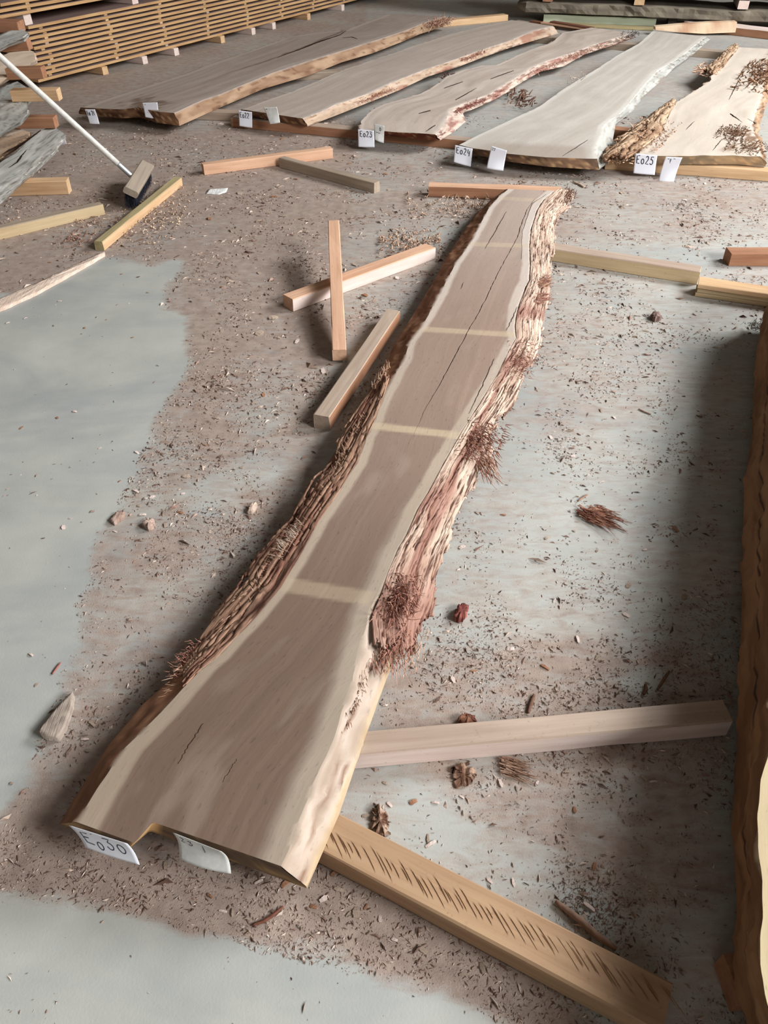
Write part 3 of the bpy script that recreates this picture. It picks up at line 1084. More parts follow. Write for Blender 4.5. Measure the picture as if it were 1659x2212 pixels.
def simple_side(base, light, patch, seed, pamt=.3, pc2=None):
    def fn(side, S, K):
        n = fbm(K * 3, S * 6, seed + side, 3)
        c = mix(base, light, smooth(-.3, .4, n))
        p = smooth(pamt, pamt + .2, fbm(K * 2.5, S * 3.2, seed + 9, 3))
        c = mix(c, patch, p * .85)
        if pc2 is not None:
            c = mix(c, pc2, .8 * smooth(.25, .45, fbm(K * 8, S * 14, seed + 19, 3)))
        return c

    return fn


def simple_cap(a, b, seed):
    def fn(U, K, row):
        n = fbm(U * 18, K * 3 + U, seed, 3)
        c = mix(a, b, smooth(-.3, .4, n + 0 * K))
        return mix(c, lin(196, 160, 118), .7 * smooth(.25, .5, fbm(U * 60, K * 5, seed + 3, 2)))

    return fn


# E021
e21 = empty('live_edge_slab', P(270, 265))
set_axis(e21, (376, 244), (916, 49))
tag(e21, 'grey-brown wide slab tagged E021, leftmost of the five slabs in the back row', 'wood slab', BACKROW)
Z21, B21 = .135, .06


def shade21(c, T, S, dl, dr, X):
    # dark rotten seam running in from the near end
    seam = P(748, 64, Z21), P(700, 84, Z21), P(650, 105, Z21), P(570, 133, Z21), P(500, 155, Z21), P(400, 195, Z21)
    ys = np.array([p[1] for p in seam])[::-1]
    xs = np.array([p[0] for p in seam])[::-1]
    dx = np.abs(X[..., 0] - np.interp(X[..., 1], ys, xs) + .02 * fbm(S * 9, 3.3, 3, 2))
    m = smooth(.02, .006, dx) * smooth(ys[0], ys[0] + 1.2, X[..., 1]) * smooth(ys[-1] + .05, ys[-1], X[..., 1])
    c = mix(c, lin(84, 62, 52), m * .8)
    w = np.clip(1 - np.hypot(X[..., 0] - P(310, 228, Z21)[0], (X[..., 1] - P(310, 228, Z21)[1]) * .5) / .25, 0, 1)
    c = mix(c, lin(96, 74, 60), smooth(.0, .5, w + .6 * fbm(dl * 40, S * 12, 5, 3) - .35) * .8)
    return c


slab('slab', e21, [(174, 232), (236, 211), (337, 179), (400, 159), (461, 135), (535, 111), (619, 81), (670, 72), (748, 65), (781, 51), (835, 31)],
     [(376, 244), (437, 216), (477, 203), (515, 187), (589, 157), (670, 130), (737, 110), (805, 89), (872, 67), (916, 49), (962, 35)],
     [(170, 246), (236, 225), (337, 192), (461, 149), (619, 93), (748, 76), (781, 62), (840, 40)],
     [(388, 272), (474, 233), (569, 192), (670, 162), (737, 135), (805, 115), (872, 89), (906, 74), (975, 52)], Z21, B21,
     front=[(174, 232), (220, 235), (262, 236), (300, 232), (330, 240), (376, 244)], nv=240, nc=44, ns=7,
     colfn=simple_col(lin(152, 138, 128), lin(174, 160, 150), lin(128, 112, 102), .05, lin(172, 158, 148), 3, shade21),
     sidefn=simple_side(lin(146, 116, 92), lin(172, 144, 118), lin(122, 90, 70), 9, .3, lin(112, 82, 62)),
     capcol=simple_cap(lin(84, 56, 42), lin(132, 98, 72), 4), rough_r=.006, seed=21, part='plank')
crack_strip(e21, [(748, 66), (735, 75), (715, 82), (690, 90), (650, 106), (600, 124)], Z21 + .001, .012, 'rotten_seam')
crack_strip(e21, [(740, 82), (760, 80), (772, 84)], Z21 + .001, .006)
tuft(e21, (945, 48), .12, 120, .1, .004, RED + TAN, (.3, -.3, .2), .7, (.05, .14), 31)
tuft(e21, (320, 232), .13, 60, .03, .002, [lin(110, 84, 66), lin(140, 108, 84)], (0, -.5, .4), .7, (.06, .04), 32)
paper_tag(e21, tag_corners([(183, 236), (205, 236), (215, 268), (194, 267)], Z21, 0, .03), [('Eo 21', .1, .1, .85, .42)],
          'white paper tag handwritten E021', pw=.0022)
paper_tag(e21, tag_corners([(307, 222), (340, 221), (343, 257), (314, 253)], Z21 + .04, 0, .02), [('~', .1, .08, .25, .18)], 'blank white paper tag')

# E022
e22 = empty('live_edge_slab', P(590, 270))
set_axis(e22, (653, 256), (1194, 56))
tag(e22, 'straight pale slab tagged E022 with pink bark patches on its right side', 'wood slab', BACKROW)
Z22, B22 = .118, .064
slab('slab', e22, [(521, 236), (619, 202), (670, 182), (737, 152), (839, 118), (900, 97), (964, 76), (1028, 60), (1105, 43)],
     [(653, 256), (694, 241), (721, 227), (795, 202), (849, 177), (913, 152), (987, 127), (1031, 111), (1099, 89), (1150, 67), (1194, 56)],
     [(514, 248), (619, 214), (737, 164), (839, 128), (964, 84), (1105, 50)],
     [(664, 273), (727, 249), (795, 222), (862, 195), (923, 166), (991, 144), (1038, 126), (1099, 104), (1149, 89), (1207, 72)], Z22, B22,
     nv=220, nc=36, ns=7, colfn=simple_col(lin(174, 160, 148), lin(190, 178, 166), lin(154, 138, 126), .02, lin(192, 180, 170), 13),
     sidefn=simple_side(lin(176, 152, 130), lin(196, 174, 154), lin(160, 116, 98), 19, .22, lin(138, 100, 82)),
     capcol=simple_cap(lin(96, 66, 50), lin(136, 100, 76), 14), rough_r=.008, seed=22, part='plank')
tuft(e22, (1020, 120), .10, 90, .07, .003, RED, (.5, -.4, .1), .7, (.015, .12), 41)
tuft(e22, (815, 205), .095, 90, .05, .002, [lin(196, 142, 118), lin(176, 120, 100)], (.4, -.6, .1), .6, (.015, .12), 42)
paper_tag(e22, tag_corners([(515, 238), (544, 242), (545, 276), (517, 272)], Z22, 0, .02), [('Eo22', .08, .1, .8, .45)],
          'white paper tag handwritten E022', pw=.0022)
paper_tag(e22, tag_corners([(569, 232), (598, 231), (605, 265), (583, 268)], Z22 + .05, 0, .03), [('o', .12, .08, .22, .14)],
          'small curled white paper tag', mat='paper_old', curl=.012)

# E023
e23 = empty('live_edge_slab', P(860, 300))
set_axis(e23, (974, 234), (1366, 72))
tag(e23, 'crooked wavy-edged slab tagged E023, middle of the five slabs in the back row', 'wood slab', BACKROW)
Z23, B23 = .118, .064
slab('slab', e23, [(778, 276), (780, 262), (790, 251), (802, 239), (829, 225), (876, 212), (910, 202), (940, 185), (964, 166), (981, 160),
                   (1000, 152), (1041, 142), (1072, 141), (1099, 128), (1146, 108), (1194, 91), (1215, 71), (1279, 60)],
     [(940, 291), (954, 276), (965, 255), (974, 234), (1021, 216), (1058, 204), (1085, 186), (1118, 166), (1149, 146), (1183, 131), (1252, 109),
      (1285, 96), (1336, 82), (1366, 72)],
     [(772, 284), (790, 262), (829, 236), (910, 212), (964, 178), (1000, 162), (1072, 150), (1146, 117), (1215, 80), (1279, 66)],
     [(949, 304), (980, 285), (1007, 262), (1000, 245), (1055, 222), (1092, 202), (1130, 176), (1167, 155), (1218, 143), (1262, 118), (1329, 96),
      (1373, 81)], Z23, B23, front=[(778, 279), (829, 283), (940, 291)], nv=240, nc=36, ns=8,
     colfn=simple_col(lin(182, 168, 156), lin(204, 192, 180), lin(148, 128, 116), .02, lin(206, 192, 182), 23),
     sidefn=simple_side(lin(186, 164, 150), lin(202, 184, 170), lin(154, 108, 98), 29, .12, lin(132, 92, 82)),
     capcol=simple_cap(lin(96, 46, 30), lin(134, 70, 48), 24), rough_r=.012, rough_l=.01, seed=23, part='plank', top_wave=.004)
tuft(e23, (1010, 228), .10, 160, .05, .0022, [lin(168, 108, 100), lin(146, 86, 78)], (.4, -.5, .1), .7, (.018, .12), 51)
tuft(e23, (1230, 125), .10, 120, .06, .0025, [lin(186, 136, 120), lin(200, 156, 138)], (.4, -.5, .1), .7, (.02, .35), 52)
tuft(e23, (1355, 76), .11, 60, .05, .004, [lin(90, 88, 90), lin(130, 124, 120)], (.4, -.4, .3), .7, (.05, .1), 53)
tuft(e23, (970, 165), .09, 40, .06, .003, [lin(96, 70, 60)], (-.5, -.4, .1), .6, (.05, .06), 54)
for cp in ([(905, 245), (930, 238)], [(985, 215), (1030, 190)], [(960, 190), (1000, 176)], [(1060, 170), (1110, 152)], [(940, 270), (920, 284)]):
    crack_strip(e23, cp, Z23 + .003, .0025)
paper_tag(e23, tag_corners([(773, 279), (808, 282), (809, 318), (774, 317)], Z23, 0, .03), [('Eo23', .1, .08, .9, .42)],
          'white paper tag handwritten E023', pw=.0024)
paper_tag(e23, tag_corners([(808, 267), (830, 272), (829, 309), (810, 302)], Z23 + .03, 0, .03), [('D', .5, .15, .75, .38), ('w', .1, .42, .7, .55)],
          'curled white paper tag with scribble', mat='paper_old', curl=.012, pw=.0016)

# E024
e24 = empty('live_edge_slab', P(1150, 350))
set_axis(e24, (1290, 343), (1526, 79))
tag(e24, 'broad smooth pale slab tagged E024 with a slim white waney right edge', 'wood slab', BACKROW)
Z24, B24 = .118, .064


def shade24(c, T, S, dl, dr, X):
    y0 = P(1200, 308, Z24)[1]
    m = smooth(y0 + .06, y0 - .06, X[..., 1] + .12 * (X[..., 0] - .6) + .03 * fbm(X[..., 0] * 8, X[..., 1] * 6, 3, 2)) * smooth(.03, .09, dr) * smooth(.0, .25, dl)
    return mix(c, lin(156, 144, 132), m * .75)


slab('slab', e24, [(992, 313), (1031, 293), (1109, 256), (1167, 229), (1218, 192), (1279, 155), (1336, 118), (1380, 94), (1410, 67)],
     [(1290, 343), (1288, 320), (1302, 284), (1303, 272), (1342, 242), (1382, 195), (1420, 152), (1463, 127), (1498, 100), (1526, 79)],
     [(994, 326), (1034, 304), (1112, 266), (1168, 238), (1219, 202), (1280, 163), (1338, 125), (1410, 74)],
     [(1293, 367), (1316, 350), (1322, 312), (1330, 268), (1365, 242), (1391, 207), (1428, 175), (1457, 146), (1498, 117), (1535, 84)], Z24, B24,
     front=[(992, 313), (1021, 320), (1058, 325), (1095, 332), (1180, 340), (1290, 343)], nv=220, nc=44, ns=7,
     colfn=simple_col(lin(184, 176, 166), lin(202, 196, 188), lin(166, 156, 146), .03, lin(204, 200, 192), 33, shade24),
     sidefn=simple_side(lin(158, 158, 152), lin(176, 176, 170), lin(146, 134, 118), 39, .45, lin(130, 112, 98)),
     capcol=simple_cap(lin(94, 74, 60), lin(134, 104, 80), 34), rough_r=.006, seed=24, part='plank')
crack_strip(e24, [(1270, 302), (1240, 322), (1215, 337)], Z24 + .001, .002)
tuft(e24, (1250, 172), .11, 8, .08, .003, [lin(210, 190, 170)], (-.4, -.5, .3), .3, (.03, .1), 61)
paper_tag(e24, tag_corners([(983, 313), (1021, 321), (1017, 360), (980, 350)], Z24, 0, .03), [('Eo24', .08, .08, .92, .45)],
          'white paper tag handwritten E024', pw=.0024)
paper_tag(e24, tag_corners([(1062, 315), (1095, 325), (1087, 369), (1051, 363)], Z24 + .03, 0, .03), [('22', .06, .06, .3, .18)],
          'white paper tag with a small handwritten 22', curl=.012, pw=.0014)

# E025
e25 = empty('live_edge_slab', P(1450, 365))
set_axis(e25, (1376, 331), (1596, 102))
tag(e25, 'nearly white slab tagged E025 with shaggy brown bark, rightmost of the back row', 'wood slab', BACKROW)
Z25, B25 = .118, .064


def shade25(c, T, S, dl, dr, X):
    p = P(1600, 305, Z25)
    w = smooth(.20, .05, np.abs(dr - .06 - .05 * fbm(S * 5, 2.2, 9, 2))) * smooth(.75, .5, S) * smooth(.02, .15, S)
    n = fbm(dl * 26, S * 20, 66, 3)
    c = mix(c, lin(126, 96, 72), np.clip(w * smooth(-.1, .35, n), 0, .9))
    w2 = smooth(.12, .04, dr) * smooth(2.1, 2.5, S) * smooth(4.2, 3.6, S)
    c = mix(c, lin(140, 108, 84), np.clip(w2 * smooth(-.2, .3, n), 0, .9))
    return c


slab('slab', e25, [(1376, 333), (1425, 294), (1440, 259), (1457, 224), (1506, 193), (1535, 175), (1537, 162), (1564, 143), (1596, 102)],
     [(1642, 338), (1637, 305), (1622, 272), (1632, 242), (1647, 200), (1650, 175), (1652, 150), (1670, 128), (1690, 108)],
     [(1350, 348), (1400, 306), (1430, 268), (1452, 234), (1500, 203), (1530, 180), (1558, 150), (1594, 110)],
     [(1654, 360), (1650, 318), (1636, 285), (1648, 250), (1660, 205), (1668, 160), (1696, 116)], Z25, B25,
     front=[(1376, 334), (1422, 337), (1474, 338), (1584, 335), (1642, 338)], nv=220, nc=44, ns=7,
     colfn=simple_col(lin(196, 184, 170), lin(208, 198, 186), lin(178, 162, 148), .03, lin(206, 194, 180), 43, shade25),
     sidefn=simple_side(lin(150, 120, 96), lin(180, 150, 122), lin(112, 86, 68), 49, .2, lin(100, 76, 60)),
     capcol=simple_cap(lin(128, 112, 90), lin(160, 134, 104), 44), rough_r=.012, rough_l=.01, seed=26, part='plank', top_wave=.004)
PAL_B = (lin(196, 168, 140), lin(160, 128, 102), lin(88, 62, 48), lin(140, 104, 82))
ob = bark('bark', e25, [(1347, 348), (1376, 331), (1425, 294), (1440, 259), (1457, 226)], Z25 + .003, [(1300, 352), (1312, 322), (1366, 284), (1425, 238), (1455, 220)],
          .09, 220, 34, .012, .02, PAL_B, 65, .3, .03, freq=.55, thick=.015, sf=.35, warp=.3)
ob['label'] = 'shaggy brown bark on the near left edge'
ob = bark('bark', e25, [(1537, 164), (1564, 145), (1580, 122), (1594, 104)], Z25 + .002, [(1516, 160), (1548, 132), (1566, 114), (1588, 100)],
          .09, 140, 20, .012, .02, PAL_B, 67, .3, .05, freq=.55, thick=.015, sf=.35, warp=.3)
for a in (((1400, 290), .13, 160, .09, .003, TAN + [lin(120, 92, 70)], (-.45, -.7, .1), .3, (.08, .2), 71),
          ((1345, 335), .10, 120, .08, .003, TAN + [lin(100, 76, 60)], (-.5, -.7, .1), .3, (.06, .08), 72),
          ((1535, 150), .11, 80, .12, .004, TAN, (-.8, -.3, .1), .35, (.06, .12), 73),
          ((1640, 160), .13, 120, .12, .005, [lin(150, 118, 92), lin(110, 80, 62)], (.1, -.8, .2), .45, (.08, .3), 74),
          ((1580, 285), .125, 110, .05, .0028, [lin(140, 108, 84), lin(108, 80, 62)], (.3, -.8, .2), .5, (.05, .09), 75),
          ((1620, 318), .12, 110, .05, .0028, [lin(150, 120, 96), lin(120, 92, 72)], (.4, -.6, .2), .5, (.08, .08), 76)):
    tuft(e25, *a)
for cp in ([(1578, 245), (1604, 265)], [(1606, 252), (1632, 266)], [(1560, 300), (1540, 325)], [(1500, 262), (1482, 280)], [(1600, 165), (1575, 215)]):
    crack_strip(e25, cp, Z25 + .002, .0025)
paper_tag(e25, tag_corners([(1373, 331), (1420, 336), (1414, 378), (1368, 374)], Z25, 0, .05), [('Eo25', .06, .08, .9, .5)],
          'white paper tag handwritten E025', pw=.0026)
paper_tag(e25, tag_corners([(1438, 338), (1474, 340), (1455, 394), (1422, 393)], Z25, 0, .05), [('~', .15, .06, .3, .12), ('9', .32, .08, .42, .26), ('~', .5, .05, .65, .1)],
          'long curling white paper tag', curl=.016, pw=.0014)

# ================================================================== bearers and loose beams
beam('timber_bearer', 'orange-tan bearer with chevron saw marks jutting out under the near end of slab E030', (600, 1789), (1430, 2232), .082, .058,
     M['saw'], z=.060, top_mat=M['saw'])
# chevron saw kerfs on that bearer are real shallow cuts


def chevrons():
    a, b = P(730, 1775, .0602), P(1507, 2143, .0602)
    c = P(697, 1838, .0602)
    d = (b - a) / np.linalg.norm(b - a)
    n = np.array([d[1], -d[0], 0])
    L = np.linalg.norm(b - a)
    vs, fs = [], []
    rg = np.random.default_rng(5)
    q = P(1067, 2021, .0602) - P(1027, 1952, .0602)
    q = q / np.linalg.norm(q)
    x = -.03
    while x < L - .05:
        st = .012 + .016 * rg.random()
        l = (.035 + .035 * rg.random()) * (1 if st < .02 else .8)
        p0 = a + d * x + n * st
        p1 = p0 + q * l
        w = np.cross(q, [0, 0, 1]) * (.00012 + .0002 * rg.random())
        k0 = len(vs)
        up = np.array([0, 0, .0012])
        dn = np.array([0, 0, -.002])
        md = (p0 + p1) / 2 + d * .0012
        vs += [p0 + up, md + w + up, p1 + up, md - w + up, md + dn]
        fs += [(k0, k0 + 1, k0 + 2, k0 + 3), (k0, k0 + 4, k0 + 1), (k0 + 1, k0 + 4, k0 + 2), (k0 + 2, k0 + 4, k0 + 3), (k0 + 3, k0 + 4, k0)]
        x += .005 + .014 * rg.random() ** 1.3
    return vs, fs


_b = [o for o in COL.objects if o.name == 'timber_bearer'][0]
vs, fs = chevrons()
bpy.context.view_layer.update()
ob = mesh_obj('saw_marks', vs, fs, M['groove'], shade=False)
ob.parent = _b
ob.matrix_parent_inverse = _b.matrix_world.inverted()
ob['kind'] = 'stuff'

beam('timber_bearer', 'squared pale bearer running from under slab E030 to the dark timber at right', (262, 1676), (1583, 1557), .055, .058,
     M['dusty'], z=.060, front_mat=M['pale'])
beam('timber_bearer', 'yellow pine bearer sticking out right of the far part of slab E030', (1090, 521), (1512, 588), .075, .06, M['yellow'], z=.060,
     top_mat=M['dusty'])
lam = empty('laminated_bearer', P(1505, 637))
tag(lam, 'short laminated yellow bearer with dark layer joints, end to end with the pine one', 'beam')
la, lb = P(1509, 614, .060), P(1760, 650, .060)
for i in range(3):
    oz = np.array([.004 * (i % 2), .003 * i, .0 - .0198 * i])
    beam('layer', None, la + oz, lb + oz, .085, .0188, M['yellow'] if i else M['pine'], parent=lam, bev=.0015)
beam('timber_bearer', 'red-brown bearer whose end shows at the right edge beyond the laminated one', (1581, 548), (1720, 549), .08, .06, M['brown'], z=.060)
beam('timber_bearer', 'red-brown bearer under the far tip of slab E030', (926, 402), (1215, 412), .07, .058, M['brown'], z=.060, top_mat=M['pink'])
beam('timber_beam', 'loose pinkish beam on the floor below slab E022, its middle touched by a grey beam', (439, 357), (719, 321), .055, .058, M['pink'], front_mat=M['pink'])
beam('timber_beam', 'grey beam on the floor slanting down from the pinkish beam', (602, 341), (808, 396), .052, .056, M['grey'])
beam('timber_beam', 'pale pink beam lying under the leaning batten', (632, 647), (941, 535), .07, .056, M['pink'], front_mat=M['pale'])
b710a, b710b = P(718, 756, .056), P(708, 476, .178)
beam('timber_batten', 'batten leaning across the pale pink beam, its near end on the floor', b710a, b710b, .052, .05, M['pink'], 'batten', side=-1)
beam('timber_beam', 'brown beam lying close beside the left bark of slab E030', (712, 901), (865, 671), .058, .056, M['dusty'], side=1, front_mat=M['brown'])
beam('timber_beam', 'olive beam lying against the broom head', (221, 522), (392, 383), .045, .046, M['olive'], side=1, front_mat=M['pine'])
beam('timber_beam', 'yellowish beam entering from the left edge below the weathered slab stack', (-160, 530), (222, 441), .05, .056, M['yellow'], side=1,
     top_mat=M['grey'])
# bearers beneath the back row
BR = 'bearers under the back row of slabs'
beam('timber_bearer', 'long brown bearer under the near ends of slabs E022 and E023', (498, 255), (1012, 304), .08, .058, M['brown'], group=BR, top_mat=M['dusty'])
beam('timber_bearer', 'tan bearer under the near end of slab E025', (1310, 344), (1720, 374), .08, .058, M['pine'], group=BR)
beam('timber_bearer', 'dusty bearer bridging under the near parts of slabs E021 and E022', (330, 236), (560, 246), .08, .056, M['dusty'], group=BR)
beam('timber_bearer', 'grey bearer showing between slabs E021 and E022 halfway along', (600, 158), (790, 153), .09, .056, M['grey'], group=BR)
beam('timber_bearer', 'long dusty bearer under the far ends of slabs E022 to E025', (1060, 70), (1720, 126), .10, .058, M['grey'], group=BR)
beam('timber_bearer', 'pale bearer at the far end of slabs E021 and E022', (900, 50), (1098, 32), .10, .058, M['pine'], group=BR)
beam('timber_bearer', 'dark bearer hidden under the middle of slab E024', (1180, 262), (1420, 290), .08, .058, M['brown'], group=BR)
# top right corner
beam('timber_board', 'pale green board lying at the back in front of the dark weathered slabs', (1175, 31), (1419, 40), .12, .07, M['mint'], 'board', z=.075)
beam('timber_board', 'olive board lying under the pale green board', (1215, 52), (1412, 62), .12, .02, M['olive'], 'board', z=.022)
beam('timber_beam', 'brown-faced beam with pale top at the right behind slab E025', (1478, 46), (1720, 74), .2, .07, M['brown'], z=.072, top_mat=M['pale'])
for i, (a, b, m, z) in enumerate((((1112, 45), (1250, 64), 'grey', .016), ((1145, 45), (1262, 63), 'darkbrown', .031), ((1168, 48), (1268, 62), 'pink', .046),
                                  ((1188, 46), (1276, 60), 'darkbrown', .061))):
    beam('timber_lath', ['grey lath, lowest and leftmost of the laths fanned out behind slab E022', 'red-brown lath left of the pink one behind slab E022',
                         'pink lath among the red-brown laths behind slab E022', 'red-brown lath nearest the pale green board'][i], a, b, .07, .014, M[m], 'lath',
         'laths fanned out behind slab E022', z=z, bev=.001, wob=.0005)


def wedge_board():
    e = [(1416, 58), (1470, 53), (1530, 49), (1592, 47)]
    lo = [(1416, 65), (1470, 70), (1520, 73), (1592, 70)]
    Y0 = P(1520, 73, .0)[1] - .10
    top = np.array([PY(x, y, Y0) for x, y in e])
    bot = np.array([PY(x, y, Y0) for x, y in lo])
    bot[:, 2] = np.maximum(bot[:, 2], .002)
    n = 24
    v = np.linspace(0, 1, n)
    t, b = resample(top, v), resample(bot, v)
    bk = np.array([0.0, .08, 0])
    vs = np.concatenate([t, b, t + bk, b + bk])
    f = []
    for i in range(n - 1):
        f += [(i, n + i, n + i + 1, i + 1), (i, i + 1, 2 * n + i + 1, 2 * n + i), (2 * n + i, 2 * n + i + 1, 3 * n + i + 1, 3 * n + i),
              (n + i, 3 * n + i, 3 * n + i + 1, n + i + 1)]
    f += [(0, 2 * n, 3 * n, n), (n - 1, 2 * n - 1, 4 * n - 1, 3 * n - 1)]
    nn = fbm(vs[:, 0] * 9, vs[:, 2] * 30, 4, 3)
    c = mix(lin(222, 198, 168), lin(190, 150, 122), smooth(.0, .5, nn))
    o = mesh_obj('tapered_offcut', vs, f, M['slab'], None, c, np.stack([vs[:, 2], vs[:, 0], vs[:, 1]], 1), shade=False)
    tag(o, 'pale tapered offcut lying beyond the far end of slab E024', 'offcut')


wedge_board()

# the dark weathered slabs stacked in the far right corner
DS = 'dark weathered slabs stacked at the far right'


def far_slab(label, a, b, z0, h, depth, seed):
    """long rounded slab; a, b bottom front corners"""
    n, m = 60, 20
    v = np.linspace(0, 1, n)
    base = np.asarray(a)[None] * (1 - v[:, None]) + np.asarray(b)[None] * v[:, None]
    d = (np.asarray(b) - np.asarray(a))
    d = d / np.linalg.norm(d)
    bk = np.array([-d[1], d[0], 0])
    prof = []
    for k in range(m):
        an = 2 * math.pi * k / m
        cx_, cz_ = math.cos(an), math.sin(an)
        prof.append((np.sign(cx_) * abs(cx_) ** .18 * .5 + .5, np.sign(cz_) * abs(cz_) ** .22 * .5 + .5))
    vs, f, c = [], [], []
    for i in range(n):
        en = min(1, .55 + v[i] * 14) if v[i] < .04 else 1
        for k, (px_, pz_) in enumerate(prof):
            w = .02 * vn(np.array([v[i] * 40]), np.array([k * .7]), seed)[0]
            hh = h * (1 + .12 * vn(np.array([v[i] * 9]), np.array([.5]), seed + 3)[0])
            p = base[i] + bk * (depth * (.5 + (px_ - .5) * en) + w) + np.array([0, 0, hh * (.5 + (pz_ - .5) * en)])
            vs.append(p)
            q = .5 + .5 * vn(np.array([v[i] * 30]), np.array([k * .9]), seed + 5)[0]
            c.append(lin(138, 130, 114) * q + lin(92, 84, 74) * (1 - q))
    for i in range(n - 1):
        for k in range(m):
            a_, b_ = i * m + k, i * m + (k + 1) % m
            f.append((a_, a_ + m, b_ + m, b_))
    f.append(tuple(range(m)))
    f.append(tuple((n - 1) * m + k for k in range(m - 1, -1, -1)))
    vs = np.array(vs)
    o = mesh_obj('weathered_slab', vs, f, M['slab'], None, np.array(c), np.stack([vs[:, 2], vs[:, 0], vs[:, 1]], 1))
    o.data.polygons.foreach_set('use_smooth', [False] * len(o.data.polygons))
    tag(o, label, 'wood slab', DS)
    return o


q0, q1 = P(1113, 27, .09), P(1800, 56, .09)
far_slab('dark weathered slab with rounded end, lowest in the far right corner', q0, q1, .09, .10, .6, 1)
q2, q3 = q0 + (q1 - q0) * -.05, q1.copy()
q2[2] = q3[2] = .09 + .11 + .075
far_slab('dark weathered slab resting on blocks above the lowest one at far right', q2, q3, .26, .12, .6, 2)
q4, q5 = q2.copy(), q3.copy()
for k_, nm_ in ((1, 'third'), (2, 'fourth'), (3, 'fifth')):  # unseen upper slabs, added to cast shade on the corner below
    q4, q5 = q4 + np.array([-.12, .02, .2]), q5 + np.array([0, 0, .2])
    far_slab('dark weathered slab added for shade, %s from the floor in the far right stack, above the picture' % nm_, q4, q5, 0, .12, .6, 2 + k_)
    for side_, f_ in (('left', .12), ('right', .8)):
        p = q4 + (q5 - q4) * f_
        bk = np.array([-(q5 - q4)[1], (q5 - q4)[0], 0]) / np.linalg.norm(q5 - q4)
        p[2] = q4[2] + .006
        beam('spacer_block', 'spacer block under the %s end of the %s added dark slab in the far right stack' % (side_, nm_), p + bk * .02, p + bk * .55, .09, .088, M['grey'],
             'block', 'spacer blocks between the dark slabs', side=-1)
d_ = (q1 - q0) / np.linalg.norm(q1 - q0)
for i, (x, y, lab) in enumerate(((1172, 8, 'brown spacer block between the dark slabs, leftmost'), (1372, 20, 'tan spacer block between the dark slabs, middle'),
                                 (1588, 32, 'whitish spacer block between the dark slabs, rightmost'))):
    t = np.interp(x, [1113, 1659], [0, np.linalg.norm(P(1659, 48, .09) - q0)])
    p = q0 + d_ * t
    p[2] = .2705
    bk = np.array([-d_[1], d_[0], 0])
    beam('spacer_block', lab, p + bk * .0, p + bk * .5, .10, .072, [M['brown'], M['pine'], M['pale']][i], 'block', 'spacer blocks between the dark slabs', side=-1,
         z=.27)
for i, t in enumerate((.35, 1.6, 2.7)):
    p = q0 + d_ * t
    p[2] = .09
    bk = np.array([-d_[1], d_[0], 0])
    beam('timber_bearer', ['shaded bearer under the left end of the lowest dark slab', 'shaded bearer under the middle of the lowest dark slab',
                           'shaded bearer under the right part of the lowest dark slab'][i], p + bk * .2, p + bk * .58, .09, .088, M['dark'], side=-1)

# ================================================================== sawn board stack in the far left corner
SA, SB = P(88, 177, .06), P(764, 2, .06)
sd = SB - SA
sd[2] = 0
SLEN = float(np.linalg.norm(sd))
sd /= SLEN
sn = np.array([-sd[1], sd[0], 0])
NL, PITCH_L, TH = 11, .0352, .021
ORD = ['lowest', 'second', 'third', 'fourth', 'fifth', 'sixth', 'seventh', 'eighth', 'ninth', 'tenth', 'eleventh', 'topmost']
rg = np.random.default_rng(3)
stick_t = [.10, .82, 1.42, 2.02, 2.62, 3.20, 3.80, 4.40]
bear_px = [(216, 153), (302, 128), (371, 112), (471, 80), (538, 62), (583, 52), (659, 36), (733, 16)]
bear_t = []
for x, y in bear_px:
    a_, b_ = (x - CX) / F_PX, (y - CY) / F_PX
    dd = np.array([a_, CP - b_ * SP, -SP - b_ * CP])
    tt = (sn[:2] @ SA[:2]) / (sn[:2] @ dd[:2])
    bear_t.append(float((tt * dd[:2] - SA[:2]) @ sd[:2]))
for i, t in enumerate(bear_t):
    p = SA + sd * t - sn * .03
    p[2] = .059
    beam('stack_bearer', '%s bearer from the left under the sawn board stack' % ORD[i].replace('lowest', 'first').replace('topmost', 'last'), p, p + sn * .85, .06, .058,
         M['pine'] if i % 3 == 0 else M['pale'], 'bearer', 'bearers under the sawn board stack', side=-1)
for i in range(NL):
    z = .06 + PITCH_L * i + TH
    off = rg.uniform(-.03, .03)
    a = SA + sd * (off - .012 * (i % 2)) + sn * rg.uniform(-.012, .012)
    b = SA + sd * (SLEN + 1.2 + rg.uniform(-.2, .2)) + sn * rg.uniform(-.01, .01)
    a[2] = b[2] = z
    beam('sawn_board', '%s board from the floor in the tall stack of sawn boards at far left' % ORD[i], a, b, .8, TH, M['stack'], 'board', 'boards of the far left stack',
         bev=.001, top_mat=M['stack_top'], wob=.002)
    if i < NL - 1:
        for j, t in enumerate(stick_t):
            tt = t + rg.uniform(-.03, .03) + (.02 if j == 0 else 0)
            p = SA + sd * tt + sn * (.003 + rg.uniform(0, .012))
            p[2] = z + PITCH_L - TH - .0004
            beam('sticker', '%s sticker from the left on the %s board of the far left stack' % (ORD[j].replace('lowest', 'first').replace('topmost', 'last'), ORD[i]),
                 p, p + sn * .74, .034, PITCH_L - TH - .0008, M[('sticker', 'pine', 'dusty', 'sticker')[(i * 3 + j) % 4]], 'sticker', 'stickers of the far left stack', side=-1, bev=.0008, wob=.0004)
ztop = .06 + PITCH_L * (NL - 1) + TH
for j, t in enumerate((.02, 1.15, 2.4)):
    p = SA + sd * t + sn * .03
    p[2] = ztop + .0745
    beam('stack_bearer', ['pale block at the near end between lower and upper board packs', 'second block between lower and upper board packs',
                          'third block between lower and upper board packs'][j], p, p + sn * .7, .07, .074, M['pale'], 'bearer',
         'blocks between the two board packs', side=-1)
